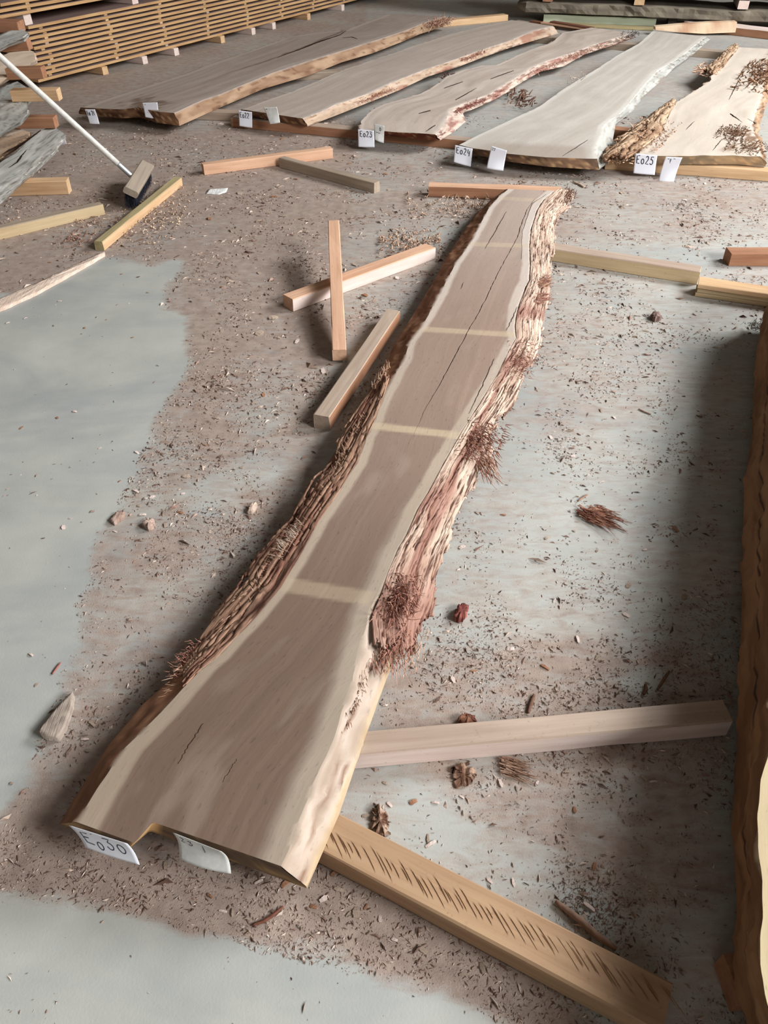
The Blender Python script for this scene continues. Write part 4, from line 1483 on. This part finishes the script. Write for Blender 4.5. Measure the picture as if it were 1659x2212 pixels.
for i in range(3):
    z = ztop + .075 + TH + PITCH_L * i
    a = SA + sd * (-.25 + .04 * i)
    b = SA + sd * (SLEN * .9)
    a[2] = b[2] = z
    beam('sawn_board', '%s board of the upper pack cut by the top of the picture' % ['lowest', 'second', 'third'][i], a, b, .8, TH, M['stack'], 'board',
         'boards of the upper pack', bev=.001, top_mat=M['stack_top'], wob=.002)
    if i < 2:
        for j, t in enumerate((.05, .85, 1.65)):
            p = SA + sd * t + sn * .004
            p[2] = z + PITCH_L - TH - .0004
            beam('sticker', '%s sticker from the left on the %s board of the upper pack' % (['first', 'second', 'third'][j], ['lowest', 'second'][i]), p, p + sn * .78, .034,
                 PITCH_L - TH - .0008, M['sticker'], 'sticker', 'stickers of the upper pack', side=-1, bev=.0008, wob=.0004)

# ================================================================== weathered slab stack at the left edge
LG = 'slabs stacked at the left edge'


def pile_slab(label, L, R, LB, RB, zt, zb, cols, front=None, seed=0, cap=None, side=None):
    e = empty('weathered_slab', P(R[0][0], R[0][1], zb))

    def weather(c, T, S, dl, dr, X):
        ln_ = smooth(.10, .02, np.abs(fbm(dl * 28, S * 2.2, seed + 31, 3)))
        c = mix(c, lin(88, 80, 74), .55 * ln_)
        return mix(c, lin(214, 210, 202), .45 * smooth(.15, .5, fbm(dl * 35, S * 6, seed + 33, 3)))

    tag(e, label, 'wood slab', LG)
    o = slab('slab', e, L, R, LB, RB, zt, zb, front=front, nv=90, nc=26, ns=6, colfn=simple_col(*cols, .02, None, seed, weather if cols[0][0] < lin(190, 0, 0)[0] else None), sidefn=simple_side(*(side or (cols[0], cols[1], cols[2])), seed, .25, lin(96, 88, 80)),
             capcol=cap or simple_cap(lin(150, 130, 110), lin(190, 166, 140), seed), rough_l=.006, rough_r=.006, seed=seed, part='plank', top_wave=.008)
    return e


GREYW = (lin(178, 178, 172), lin(200, 200, 194), lin(134, 130, 124))
TANW = (lin(206, 178, 146), lin(222, 198, 170), lin(172, 140, 112))
PALEW = (lin(226, 204, 180), lin(236, 218, 198), lin(200, 172, 146))
# near-to-far lists run from the frame edge up to the protruding tips
s4 = pile_slab('big weathered grey slab with a long split at the bottom of the left stack', [(-150, 470), (0, 352), (32, 334), (67, 301), (89, 282), (112, 271)],
               [(-120, 500), (0, 404), (42, 378), (76, 348), (121, 314), (141, 290)], [(-150, 490), (0, 372), (67, 318), (115, 284)],
               [(-110, 520), (0, 420), (42, 392), (80, 360), (124, 322), (143, 300)], .19, .135, GREYW, seed=81)
crack_strip(s4, [(10, 330), (45, 312), (70, 295), (88, 281)], .194, .008)
crack_strip(s4, [(20, 362), (38, 350), (48, 335), (60, 322)], .194, .006)
pile_slab('thin tan-ended slab beneath the big weathered grey slab in the left stack', [(-140, 490), (0, 385), (67, 325), (112, 292)],
          [(-105, 525), (0, 424), (45, 392), (84, 358), (126, 318)], [(-140, 500), (0, 395), (67, 335), (112, 300)],
          [(-100, 545), (0, 442), (26, 418), (82, 368), (125, 328)], .132, .076, (GREYW[0], GREYW[1], TANW[2]), seed=82)
beam('timber_bearer', 'tan bearer with a broken pale end on the floor under the left stack', (-30, 396), (142, 391), .07, .073, M['pine'], z=.074)
PB = 4.95
beam('timber_bearer', 'brown bearer with a notch lying on the big grey slab of the left stack', PY(-40, 255, PB), PY(114, 254, PB), .07, .06, M['brown'],
     group='bearers of the left stack')
s5 = pile_slab('brown slab with a rough bark edge behind the big weathered grey slab', [(-160, 345), (-60, 300), (-20, 282), (10, 272)],
               [(-130, 420), (0, 336), (30, 316), (60, 292), (62, 284)], [(-160, 350), (-20, 290), (10, 280)], [(-130, 430), (0, 346), (32, 326), (66, 300), (66, 290)], .19, .135,
               (lin(176, 150, 126), lin(192, 168, 146), lin(150, 122, 100)), seed=83, side=(lin(170, 138, 108), lin(196, 166, 134), lin(110, 82, 62)))
pile_slab('weathered grey slab with a notched tip, second layer of the left stack', [(-160, 270), (-40, 215), (0, 194), (20, 184), (37, 176)],
          [(-130, 380), (0, 288), (42, 264), (58, 247), (60, 236), (56, 224), (70, 206), (74, 201)], [(-160, 280), (0, 204), (37, 188)],
          [(-130, 392), (0, 297), (44, 272), (62, 252), (58, 232), (74, 212)], .34, .258, GREYW, seed=84)
beam('timber_bearer', 'tan bearer with white end in the middle of the left stack', PY(20, 196, PB), PY(121, 194, PB), .07, .06, M['pine'], group='bearers of the left stack')
pile_slab('pale freshly cut slab in the third layer of the left stack', [(-160, 190), (-40, 135), (0, 122), (20, 113), (64, 108)],
          [(-130, 250), (0, 178), (30, 158), (48, 148), (77, 128), (72, 110)], [(-160, 200), (0, 132), (64, 120)],
          [(-130, 262), (0, 186), (32, 166), (52, 156), (80, 138), (78, 120)], .47, .405, PALEW, seed=85,
          cap=simple_cap(lin(226, 204, 180), lin(232, 214, 192), 7))
beam('timber_bearer', 'brown bearer below the pale slab of the left stack', PY(10, 149, PB), PY(87, 146, PB), .07, .058, M['brown'], group='bearers of the left stack')
pile_slab('weathered grey slab in the fourth layer of the left stack', [(-160, 130), (-40, 90), (0, 74), (16, 69), (45, 60)], [(-130, 180), (0, 105), (16, 95), (49, 83), (61, 71)],
          [(-160, 136), (0, 80), (45, 67)], [(-130, 188), (0, 112), (18, 102), (54, 90), (63, 78)], .70, .66, GREYW, seed=86)
beam('timber_bearer', 'red-brown bearer between the two upper grey slabs of the left stack', PY(-60, 90, PB), PY(55, 85, PB), .07, .056, M['brown'],
     group='bearers of the left stack')
beam('timber_bearer', 'red-brown bearer on top of the left stack', PY(-60, 44, PB), PY(36, 48, PB), .10, .055, M['brown'], group='bearers of the left stack')
# tag below the tip of the big grey slab
paper_tag(s4, [P(126, 303, .15), P(141, 296, .15), PY(144, 311, 5.02), PY(124, 314, 5.02)], [], 'corner of a white paper tag')

# ================================================================== big timber along the right edge
er = empty('live_edge_slab', P(1640, 1900))
tag(er, 'thick timber along the right edge, dark shaded side with long splits', 'wood slab')


def colr(T, S, dl, dr, X):
    c = np.tile(lin(172, 160, 140), S.shape + (1,))
    c = mix(c, lin(196, 180, 142), smooth(.03, .012, dl) * .8)
    return mix(c, lin(176, 156, 128), .5 * smooth(.1, .5, fbm(dl * 40, S * 2, 3, 3)))


def sider(side, S, K):
    n = fbm(K * 5, S * 4, 91, 3)
    c = mix(lin(120, 88, 62), lin(150, 114, 82), smooth(-.3, .4, n))
    sp = smooth(.012, .004, np.abs(K - .45 - .2 * fbm(S * 1.5, 2.2, 4, 2)) * .5) * smooth(-.1, .1, fbm(S * 2, 7.7, 5, 2))
    return mix(c, lin(40, 26, 18), sp)


RZ, RB_ = .25, .06
RL = [(1700, 2600), (1656, 2212), (1650, 2140), (1644, 2092), (1645, 1904), (1638, 1828), (1637, 1761), (1642, 1685), (1658, 1632), (1668, 1560),
      (1680, 1400), (1690, 1200), (1700, 1000), (1712, 800), (1716, 690)]
RLB = [(1640, 2600), (1592, 2212), (1592, 2109), (1591, 1943), (1584, 1794), (1588, 1740), (1586, 1665), (1593, 1622), (1598, 1480), (1602, 1300), (1607, 1050),
       (1622, 960), (1630, 853), (1634, 755), (1650, 680)]
RT = [P(x, y, RZ) for x, y in RL[1:10]] + [P(x, y, RB_) + np.array([.015 + .012 * (i % 2), 0, RZ - RB_]) for i, (x, y) in enumerate(RLB[9:])]
RT[0] = RT[0] + np.array([.01, -.25, 0])
RBL = [P(x, y, RB_) for x, y in RLB[1:]]
RBL[0] = RBL[0] + np.array([0, -.25, 0])
slab('slab', er, RT, [p + np.array([.42, 0, 0]) for p in RT], RBL, [p + np.array([.45, 0, 0]) for p in RBL], RZ, RB_, nv=300, nc=30, ns=24, colfn=colr, sidefn=sider,
     rough_l=.006, seed=91, part='plank')
beam('timber_bearer', 'shaded bearer under the near part of the thick timber at right', P(1600, 2160, .06), P(1600, 2160, .06) + np.array([.6, .05, 0]), .07, .058, M['brown'])
beam('timber_bearer', 'shaded bearer under the middle of the thick timber at right', P(1640, 1240, .06), P(1640, 1240, .06) + np.array([.6, .05, 0]), .07, .058, M['brown'])

# ================================================================== broom
eb = empty('push_broom', P(300, 420))
tag(eb, 'push broom with long grey handle and black bristles leaning against the left stack', 'broom')


def tube(name, p0, p1, r0, r1, mat, parent, n=20, segs=8, bulge=None):
    d = Vector(p1) - Vector(p0)
    L = d.length
    d.normalize()
    u = d.orthogonal().normalized()
    w = d.cross(u)
    vs, fs = [], []
    for i in range(segs + 1):
        t = i / segs
        r = r0 + (r1 - r0) * t
        c = Vector(p0) + d * (L * t)
        for k in range(n):
            an = 2 * math.pi * k / n
            vs.append(tuple(c + (u * math.cos(an) + w * math.sin(an)) * r))
    for i in range(segs):
        for k in range(n):
            a, b = i * n + k, i * n + (k + 1) % n
            fs.append((a, b, b + n, a + n))
    fs.append(tuple(range(n - 1, -1, -1)))
    fs.append(tuple(segs * n + k for k in range(n)))
    return mesh_obj(name, vs, fs, mat, parent)


hb = P(286, 382, .105)
ht = P(0, 122, .70)
hd = (ht - hb) / np.linalg.norm(ht - hb)
tube('ferrule', hb - hd * .01, hb + hd * .10, .0135, .0135, M['ferrule'], eb)
tube('handle', hb + hd * .095, hb + hd * 1.28, .0145, .0145, M['handle'], eb, segs=16)
bk0 = P(282, 416, .095)
bk1 = P(318, 357, .095)
bd = Vector(bk1 - bk0).normalized()
Lb = float(np.linalg.norm(bk1 - bk0))
# block cross-section tilted towards the handle
sx = Vector((bd.y, -bd.x, 0)).normalized()
tilt = math.radians(28)
by = (sx * math.cos(tilt) + Vector((0, 0, -1)) * math.sin(tilt)).normalized()
bz = bd.cross(by) * -1
if bz.z < 0:
    bz = -bz
me = box_mesh('broom_block', Lb, .075, .034, M['block'], .006, 14, .001, 5)
ob = bpy.data.objects.new('broom_block', me)
COL.objects.link(ob)
mw = Matrix((bd, by, bz)).transposed().to_4x4()
bc = Vector((bk0 + bk1) / 2)
mw.translation = bc
if mw.to_3x3().determinant() < 0:
    mw = Matrix((bd, -by, bz)).transposed().to_4x4()
    mw.translation = bc
ob.matrix_world = mw
ob.parent = eb
ob.matrix_parent_inverse = Matrix.Translation(-Vector(eb.location))
rg = np.random.default_rng(12)
roots, dirs, lens, cc = [], [], [], []
for i in range(46):
    for j in range(7):
        for q in range(4):
            p = Vector(bk0) + bd * (Lb * (.02 + .96 * (i + rg.random() * .6) / 46)) + by * (-.030 + .060 * (j + rg.random() * .5) / 6.5) - bz * .015
            p = np.array(p)
            d_ = np.array(-bz) * .85 + np.array([0.25, 0, -.45]) + rg.normal(size=3) * .08
            roots.append(p)
            dirs.append(d_)
            lens.append(max(.03, (p[2] - .004) / max(.3, -d_[2] / np.linalg.norm(d_))))
            cc.append(lin(44, 44, 54) * (.6 + .8 * rg.random()))
strands('bristles', roots, dirs, lens, .0013, cc, eb, bend=.12, seed=3)

# ================================================================== single bits lying on the floor
def shard(name, label, cat, px_top, thick, colr_, seed=0, group=None, z0=0.001, arch=.3, rough=.25):
    """flat splintered piece: outline in pixels on the floor, arched and with real thickness"""
    p3 = np.array([P(x, y, z0 + thick) for x, y in px_top])
    ctr = p3.mean(0)
    n = len(p3)
    out = resample(np.concatenate([p3, p3[:1]]), np.linspace(0, 1, 49)[:-1])
    rgx = np.random.default_rng(seed)
    out[:, :2] += rgx.normal(size=(48, 2)) * thick * .4 * rough
    vs = [ctr + np.array([0, 0, thick * arch])]
    rings = 5
    for r in range(1, rings + 1):
        f = r / rings
        q = ctr + (out - ctr) * f
        q[:, 2] = z0 + thick * (1 + arch * (1 - f * f)) + thick * rough * vn(q[:, 0] * 120, q[:, 1] * 60, seed)
        vs += list(q)
    low = out.copy()
    low[:, 2] = z0
    vs += list(low)
    fs = []
    for k in range(48):
        fs.append((0, 1 + k, 1 + (k + 1) % 48))
    for r in range(rings):
        for k in range(48):
            a, b = 1 + r * 48 + k, 1 + r * 48 + (k + 1) % 48
            fs.append((a, a + 48, b + 48, b))
    fs.append(tuple(1 + rings * 48 + k for k in range(48)))
    vs = np.array(vs)
    nn = fbm(vs[:, 0] * 60, vs[:, 1] * 60, seed, 3)
    c = mix(colr_[0], colr_[1], smooth(-.3, .3, nn))
    o = mesh_obj(name, vs, fs, M['bark'], None, c, np.stack([vs[:, 0], vs[:, 1] * .3, vs[:, 2]], 1))
    tag(o, label, cat, group)
    return o


shard('wood_wedge', 'grey pointed offcut lying alone on the bare concrete at lower left', 'offcut', [(157, 1492), (155, 1520), (146, 1548), (138, 1570), (124, 1592), (97, 1590), (82, 1578), (118, 1532)],
      .02, (lin(150, 136, 126), lin(172, 158, 146)), 1, arch=.0, rough=.04)
shard('edging_strip', 'long thin waney edging strip on the floor at the left edge', 'strip', [(-40, 674), (-40, 662), (60, 620), (130, 588), (180, 564), (226, 543), (230, 546), (190, 570), (130, 604), (80, 632), (0, 668)],
      .012, (lin(214, 190, 172), lin(228, 208, 192)), 2)
shard('bark_chunk', 'small red bark chunk lying right of the bark end of slab E030', 'bark piece', [(985, 1312), (1000, 1302), (1012, 1308), (1008, 1325), (996, 1337), (980, 1332)], .016,
      (lin(110, 62, 56), lin(158, 98, 88)), 3)
shard('bark_piece', 'twisted bark piece standing below the squared pale bearer', 'bark piece', [(806, 1750), (818, 1738), (832, 1752), (838, 1785), (832, 1808), (815, 1800), (808, 1775)], .011,
      (lin(96, 66, 52), lin(186, 160, 140)), 4, arch=.2, rough=.9)
shard('bark_curl', 'reddish bark curl behind the squared pale bearer', 'bark piece', [(990, 1550), (1005, 1538), (1026, 1546), (1030, 1558), (1000, 1560)], .014, (lin(104, 66, 54), lin(150, 106, 86)), 5)
shard('bark_piece', 'bark lump lying left of the fibre bundle below the squared pale bearer', 'bark piece', [(978, 1660), (990, 1650), (1020, 1655), (1030, 1675), (1010, 1695), (985, 1700)], .007, (lin(110, 80, 64), lin(176, 148, 128)), 6, arch=.1, rough=.9)
shard('paper_scrap', 'crumpled white scrap on the floor left of the pinkish beam', 'scrap', [(445, 417), (452, 408), (492, 406), (488, 414), (472, 419)], .004, (lin(224, 224, 222), lin(240, 240, 238)), 7)
shard('pale_pebble', 'small rounded pale wood lump on the dust edge at left', 'wood lump', [(308, 1128), (318, 1118), (332, 1122), (332, 1134), (318, 1140)], .014, (lin(176, 152, 138), lin(200, 178, 164)), 8)
shard('bark_piece', 'flat dark bark flake beside the rounded pale lump', 'bark piece', [(236, 1122), (250, 1106), (270, 1104), (266, 1118), (246, 1130)], .009, (lin(150, 124, 112), lin(186, 162, 148)), 9)
shard('bark_piece', 'pale bark flake curled up in the shade left of slab E030', 'bark piece', [(535, 1104), (541, 1090), (552, 1082), (556, 1090), (545, 1104)], .012, (lin(160, 138, 122), lin(196, 176, 160)), 10)
shard('bark_piece', 'small dark crumb lying alone on the floor right of slab E030', 'bark piece', [(1406, 680), (1412, 672), (1424, 674), (1430, 684), (1416, 688)], .018, (lin(110, 90, 84), lin(150, 128, 120)), 11)


def stick(name, label, pts, r, col_, cat='stick', group=None):
    p3 = np.array([P(x, y, r) for x, y in pts])
    n = 14
    q = resample(p3, np.linspace(0, 1, n))
    vs, fs = [], []
    d = np.gradient(q, axis=0)
    for i in range(n):
        dv = Vector(d[i]).normalized()
        u = Vector((-dv.y, dv.x, 0)).normalized()
        w = dv.cross(u)
        rr = r * (.55 + .45 * math.sin(math.pi * (i + 1) / (n + 1)))
        for k in range(6):
            an = k * math.pi / 3
            vs.append(tuple(Vector(q[i]) + (u * math.cos(an) * 1.2 + w * math.sin(an) * .9) * rr))
    for i in range(n - 1):
        for k in range(6):
            a, b = i * 6 + k, i * 6 + (k + 1) % 6
            fs.append((a, b, b + 6, a + 6))
    fs += [(5, 4, 3, 2, 1, 0), tuple((n - 1) * 6 + k for k in range(6))]
    vs = np.array(vs)
    c = np.tile(col_, (len(vs), 1)) * (.8 + .4 * RNG.random((len(vs), 1)))
    o = mesh_obj(name, vs, fs, M['attr'], None, c)
    tag(o, label, cat, group)
    return o


stick('wood_stick', 'round grey-brown stick touching the chevron-marked bearer at lower right', [(1200, 1946), (1250, 1985), (1290, 2020), (1332, 2050)], .006, lin(150, 122, 106))
stick('bark_twig', 'dark red bark twig on the dust in front of slab E030', [(545, 1998), (570, 1990), (592, 1975), (612, 1958)], .003, lin(112, 72, 58), 'twig')
stick('bark_splinter', 'red splinter on the bare concrete above the grey offcut', [(113, 1456), (121, 1445), (131, 1431)], .0025, lin(150, 96, 88), 'splinter')
stick('wood_stick', 'short dark stick standing out behind the squared pale bearer', [(1141, 1540), (1147, 1520), (1154, 1500)], .004, lin(112, 84, 68))
stick('wood_stick', 'slim stick right of the small blue-grey bare patch', [(1390, 1500), (1396, 1488), (1394, 1478)], .004, lin(96, 70, 56))
stick('wood_stick', 'thin stick near the dark timber right of the bare patch', [(1420, 1490), (1434, 1468), (1446, 1450)], .003, lin(110, 84, 66))
stick('wood_splinter', 'straight splinter above the fibre bundle on the right floor', [(1249, 1082), (1260, 1074), (1270, 1068)], .003, lin(150, 120, 104), 'splinter')
stick('wood_splinter', 'straight splinter high on the right floor', [(1380, 883), (1392, 889), (1407, 895)], .003, lin(170, 144, 128), 'splinter')
stick('wood_splinter', 'thin pale splinter below slab E025', [(1238, 392), (1252, 398), (1262, 404)], .006, lin(186, 164, 146), 'splinter')


def heap(name, label, cat, px, n, L, r, cols, main, spread, size, seed, z=.006):
    o = tuft(None, px, z, n, L, r, cols, main, spread, size, seed, name=name, kind=None)
    tag(o, label, cat, kind='stuff' if name in ('shaving_heap', 'bark_debris') else None)
    return o


heap('fibre_bundle', 'bundle of red-brown bark fibres lying on the right floor', 'bark bundle', (1275, 1108), 170, .16, .0018, [lin(150, 106, 88), lin(176, 134, 112), lin(124, 82, 68)], (.55, -.45, .02), .12, (.022, .018), 81, .006)
heap('fibre_bundle', 'bundle of tan bark fibres just below the squared pale bearer', 'bark bundle', (1095, 1655), 110, .10, .0014, [lin(170, 140, 120), lin(140, 108, 90)], (.8, -.3, .02), .12, (.010, .012), 82, .005)
heap('bark_debris', 'dark clump of bark shreds on the floor between slabs E023 and E024', 'bark clump', (1122, 212), 70, .12, .005, [lin(96, 70, 58), lin(130, 98, 80)], (.5, .3, .25), .6, (.06, .14), 83, .03)
heap('lint_tuft', 'white lint tuft caught on the far end of the dark timber at right', 'lint', (1630, 705), 90, .06, .0012, [lin(206, 206, 202), lin(170, 168, 162)], (.4, .4, .2), .6, (.02, .02), 84, .03)
heap('lint_tuft', 'white lint tuft beside the middle of the dark timber at right', 'lint', (1608, 1358), 40, .02, .0008, [lin(206, 206, 202)], (.2, 0, .3), .8, (.006, .006), 85, .02)
heap('shaving_heap', 'heap of curled shavings behind the pale pink beam', 'shavings', (885, 522), 220, .05, .004, [lin(206, 178, 156), lin(176, 144, 122)], (.3, .2, .15), .7, (.09, .09), 86, .012)
heap('shaving_heap', 'strip of pale shavings along the olive beam by the broom', 'shavings', (330, 460), 260, .035, .004, [lin(216, 192, 168), lin(190, 160, 136)], (.3, .3, .15), .7, (.10, .22), 87, .01)
heap('shaving_heap', 'heap of shavings below the red-brown bearer at the far tip of slab E030', 'shavings', (1010, 440), 260, .05, .004, [lin(206, 182, 162), lin(170, 142, 122)], (.3, .1, .15), .7, (.20, .10), 88, .01)
heap('shaving_heap', 'shavings along the yellowish beam at the left edge', 'shavings', (160, 475), 160, .035, .003, [lin(206, 176, 150), lin(160, 128, 106)], (.3, .1, .15), .7, (.20, .05), 89, .008)
heap('shaving_heap', 'red shreds clumped between the yellowish and olive beams', 'shavings', (160, 517), 90, .04, .003, [lin(140, 104, 90), lin(176, 140, 122)], (.3, .1, .15), .7, (.05, .06), 90, .008)

# loose chips one can pick out, then the uncountable crumbs
CHIP = []
for k in range(6):
    rgx = np.random.default_rng(200 + k)
    m = 7
    vs, fs = [], []
    wv = .35 + .25 * rgx.random()
    cv = (.5 + rgx.random()) * .35
    for i in range(m):
        t = i / (m - 1) - .5
        ww = wv * (.5 + .5 * math.cos(t * 2.6)) * (.8 + .4 * rgx.random())
        zc = cv * (.25 - t * t) * 1.0
        for sgn in (-1, 1):
            vs.append((t, sgn * ww / 2, .05 + zc + .05 * rgx.random()))
            vs.append((t, sgn * ww / 2, max(0, -.04 + zc)))
    for i in range(m - 1):
        a = i * 4
        fs += [(a, a + 2, a + 6, a + 4), (a + 1, a + 5, a + 7, a + 3), (a, a + 4, a + 5, a + 1), (a + 2, a + 3, a + 7, a + 6)]
    fs += [(0, 1, 3, 2), ((m - 1) * 4, (m - 1) * 4 + 2, (m - 1) * 4 + 3, (m - 1) * 4 + 1)]
    me = bpy.data.meshes.new('wood_chip')
    me.from_pydata(vs, [], fs)
    c = [M['pale'], M['dusty'], M['grey'], M['brown'], M['dusty'], M['pale']][k]
    me.materials.append(c)
    me.update()
    CHIP.append(me)


def add_chip(px, py, size, k=None, label=None, group=None):
    k = random.randrange(6) if k is None else k
    o = bpy.data.objects.new('wood_chip', CHIP[k])
    COL.objects.link(o)
    p = P(px, py)
    o.location = (p[0], p[1], .001)
    o.rotation_euler = (random.uniform(-.15, .15), random.uniform(-.15, .15), random.uniform(0, 6.28))
    o.scale = (size, size * random.uniform(.5, 1.1), size * random.uniform(.5, 1))
    tag(o, label, 'wood chip', group)
    return o


CH = (('wood chip on the swept bare concrete at left', 'chips on the bare concrete at left',
       [(130, 653), (257, 659), (206, 685), (232, 689), (115, 704), (181, 711), (287, 728), (122, 904), (160, 892), (80, 1025), (259, 1038), (45, 922), (216, 968),
        (135, 1137), (152, 1121), (199, 1108), (322, 634), (18, 700), (55, 690), (95, 600), (105, 565), (150, 555), (260, 595), (296, 977), (65, 1415), (78, 1482), (25, 1690)],
       .014),
      ('chip in the dust band left of slab E030', 'chips in the dust band left of slab E030',
       [(400, 1030), (395, 1065), (355, 1135), (310, 1115), (430, 815), (470, 905), (545, 870), (570, 855), (520, 1010), (440, 960), (330, 1075), (290, 1060), (410, 930), (480, 800),
        (250, 1150), (300, 1095), (355, 1110), (390, 1110), (480, 715), (540, 770), (600, 730), (200, 1560), (185, 1600), (190, 1625)], .018),
      ('chip lying on the dust in front of slab E030', 'chips in front of slab E030',
       [(355, 1868), (720, 1885), (730, 1920), (620, 1908), (700, 1945), (770, 1970), (560, 1905), (480, 1970), (455, 1935), (500, 1975), (640, 1990), (680, 1960), (820, 1985), (910, 2050),
        (1040, 2090), (1000, 2105), (850, 2030), (915, 1975), (790, 1960), (750, 1975)], .014),
      ('chip on the floor between the pale bearer and the chevron-marked bearer', 'chips between the two near bearers',
       [(790, 1765), (840, 1740), (830, 1690), (890, 1735), (940, 1735), (1080, 1690), (1115, 1705), (1220, 1670), (1345, 1705), (1390, 1680), (1410, 1690), (1260, 1980), (1270, 1960), (1370, 1980),
        (1300, 1900), (1330, 1930), (1285, 1870), (1110, 1905), (1060, 1900), (960, 1640), (1000, 1720), (1160, 1690), (925, 1810), (930, 1825), (1240, 1750), (1420, 1985)], .016),
      ('chip on the right floor beside the bark of slab E030', 'chips on the right floor',
       [(1300, 890), (1325, 905), (1305, 957), (1240, 985), (1195, 1025), (1300, 1043), (1190, 945), (1280, 1100), (1460, 1145), (1240, 1150), (1180, 1165), (1390, 1190), (1355, 1265),
        (1290, 1190), (1000, 1180), (1030, 1110), (1090, 1110), (1200, 1300), (1350, 1330), (1100, 1400), (1250, 1380), (1020, 1450), (980, 1470), (1180, 1440), (1290, 1420), (1480, 1290)], .016),
      ('chip on the floor before the back row of slabs', 'chips before the back row',
       [(290, 290), (310, 300), (350, 302), (380, 298), (420, 300), (455, 272), (470, 280), (480, 268), (505, 370), (548, 372), (605, 403), (520, 420), (590, 425), (640, 385), (700, 430),
        (730, 420), (760, 435), (700, 345), (730, 350), (755, 355), (790, 375), (830, 380), (840, 410), (930, 350), (950, 362), (1130, 380), (1525, 395), (1180, 375), (1290, 400),
        (1340, 420), (1400, 440), (1480, 430), (610, 300), (585, 325), (580, 460), (610, 465), (560, 480), (660, 500), (640, 560), (500, 500), (450, 470), (560, 590), (480, 620),
        (530, 650), (590, 690), (640, 740), (560, 720), (700, 800), (830, 690), (810, 650), (790, 640), (860, 600)], .028))
for lab, grp, pts, sz in CH:
    for (x, y) in pts:
        add_chip(x + random.uniform(-3, 3), y + random.uniform(-3, 3), sz * random.uniform(.7, 1.5), label=lab, group=grp)


def crumbs():
    rgx = np.random.default_rng(55)
    N = 360000
    # uniform over the visible floor, thinned by dust amount
    px = rgx.uniform(-20, 1680, N)
    py = 1106 + (rgx.random(N) ** .8) * 0
    y = rgx.uniform(0, 1, N)
    py = 250 + 1980 * y ** 1.15
    a, b = (px - CX) / F_PX, (py - CY) / F_PX
    t = -CAM_H / (-SP - b * CP)
    X, Y = t * a, t * (CP - b * SP)
    d = dust_at(X, Y)
    clump = fbm(X * 5, Y * 5, 91, 3) * .9 + fbm(X * 14, Y * 14, 95, 2) * .5
    pr = np.clip(np.minimum(d - .25, .30) + clump * .75 - .06, .03, .8) * np.where(d < .2, .07, 1)
    keep = rgx.random(N) < pr * .9
    X, Y, d = X[keep], Y[keep], d[keep]
    n = len(X)
    dist = np.hypot(Y, CAM_H)
    size = rgx.lognormal(-5.7, .55, n) * np.clip(dist / 2.6, .5, 1.5)
    ang = rgx.uniform(0, 2 * np.pi, n)
    wr = rgx.uniform(.12, .5, n)
    ca, sa = np.cos(ang), np.sin(ang)
    loc = np.array([[-1, -.3, 0.0], [1, 0, .05], [-.2, 1, 0.0], [0.1, .1, .9]])
    vs = np.zeros((n, 4, 3))
    jit = rgx.normal(size=(n, 4, 3)) * .2
    L = loc[None] + jit
    L[..., 1] *= wr[:, None]
    L[..., 2] *= .45
    L[..., 2] = np.abs(L[..., 2])
    vs[..., 0] = X[:, None] + size[:, None] * (L[..., 0] * ca[:, None] - L[..., 1] * sa[:, None])
    vs[..., 1] = Y[:, None] + size[:, None] * (L[..., 0] * sa[:, None] + L[..., 1] * ca[:, None])
    vs[..., 2] = np.minimum(.0004 + size[:, None] * L[..., 2], .012)
    base = np.arange(n)[:, None] * 4
    tri = np.array([[0, 1, 3], [1, 2, 3], [2, 0, 3], [0, 2, 1]])
    fs = (base[:, None, :] + tri[None]).reshape(-1, 3)
    pal = np.array([lin(184, 164, 150), lin(160, 136, 122), lin(118, 94, 82), lin(200, 184, 170), lin(92, 70, 60), lin(136, 108, 96)])
    c = pal[rgx.integers(0, len(pal), n)] * rgx.uniform(.8, 1.15, (n, 1))
    o = mesh_obj('sawdust_crumbs', vs.reshape(-1, 3), fs, M['attr'], None, np.repeat(c, 4, 0), shade=False)
    tag(o, 'bark crumbs and sawdust flakes strewn over the concrete floor', 'sawdust', kind='stuff')


crumbs()
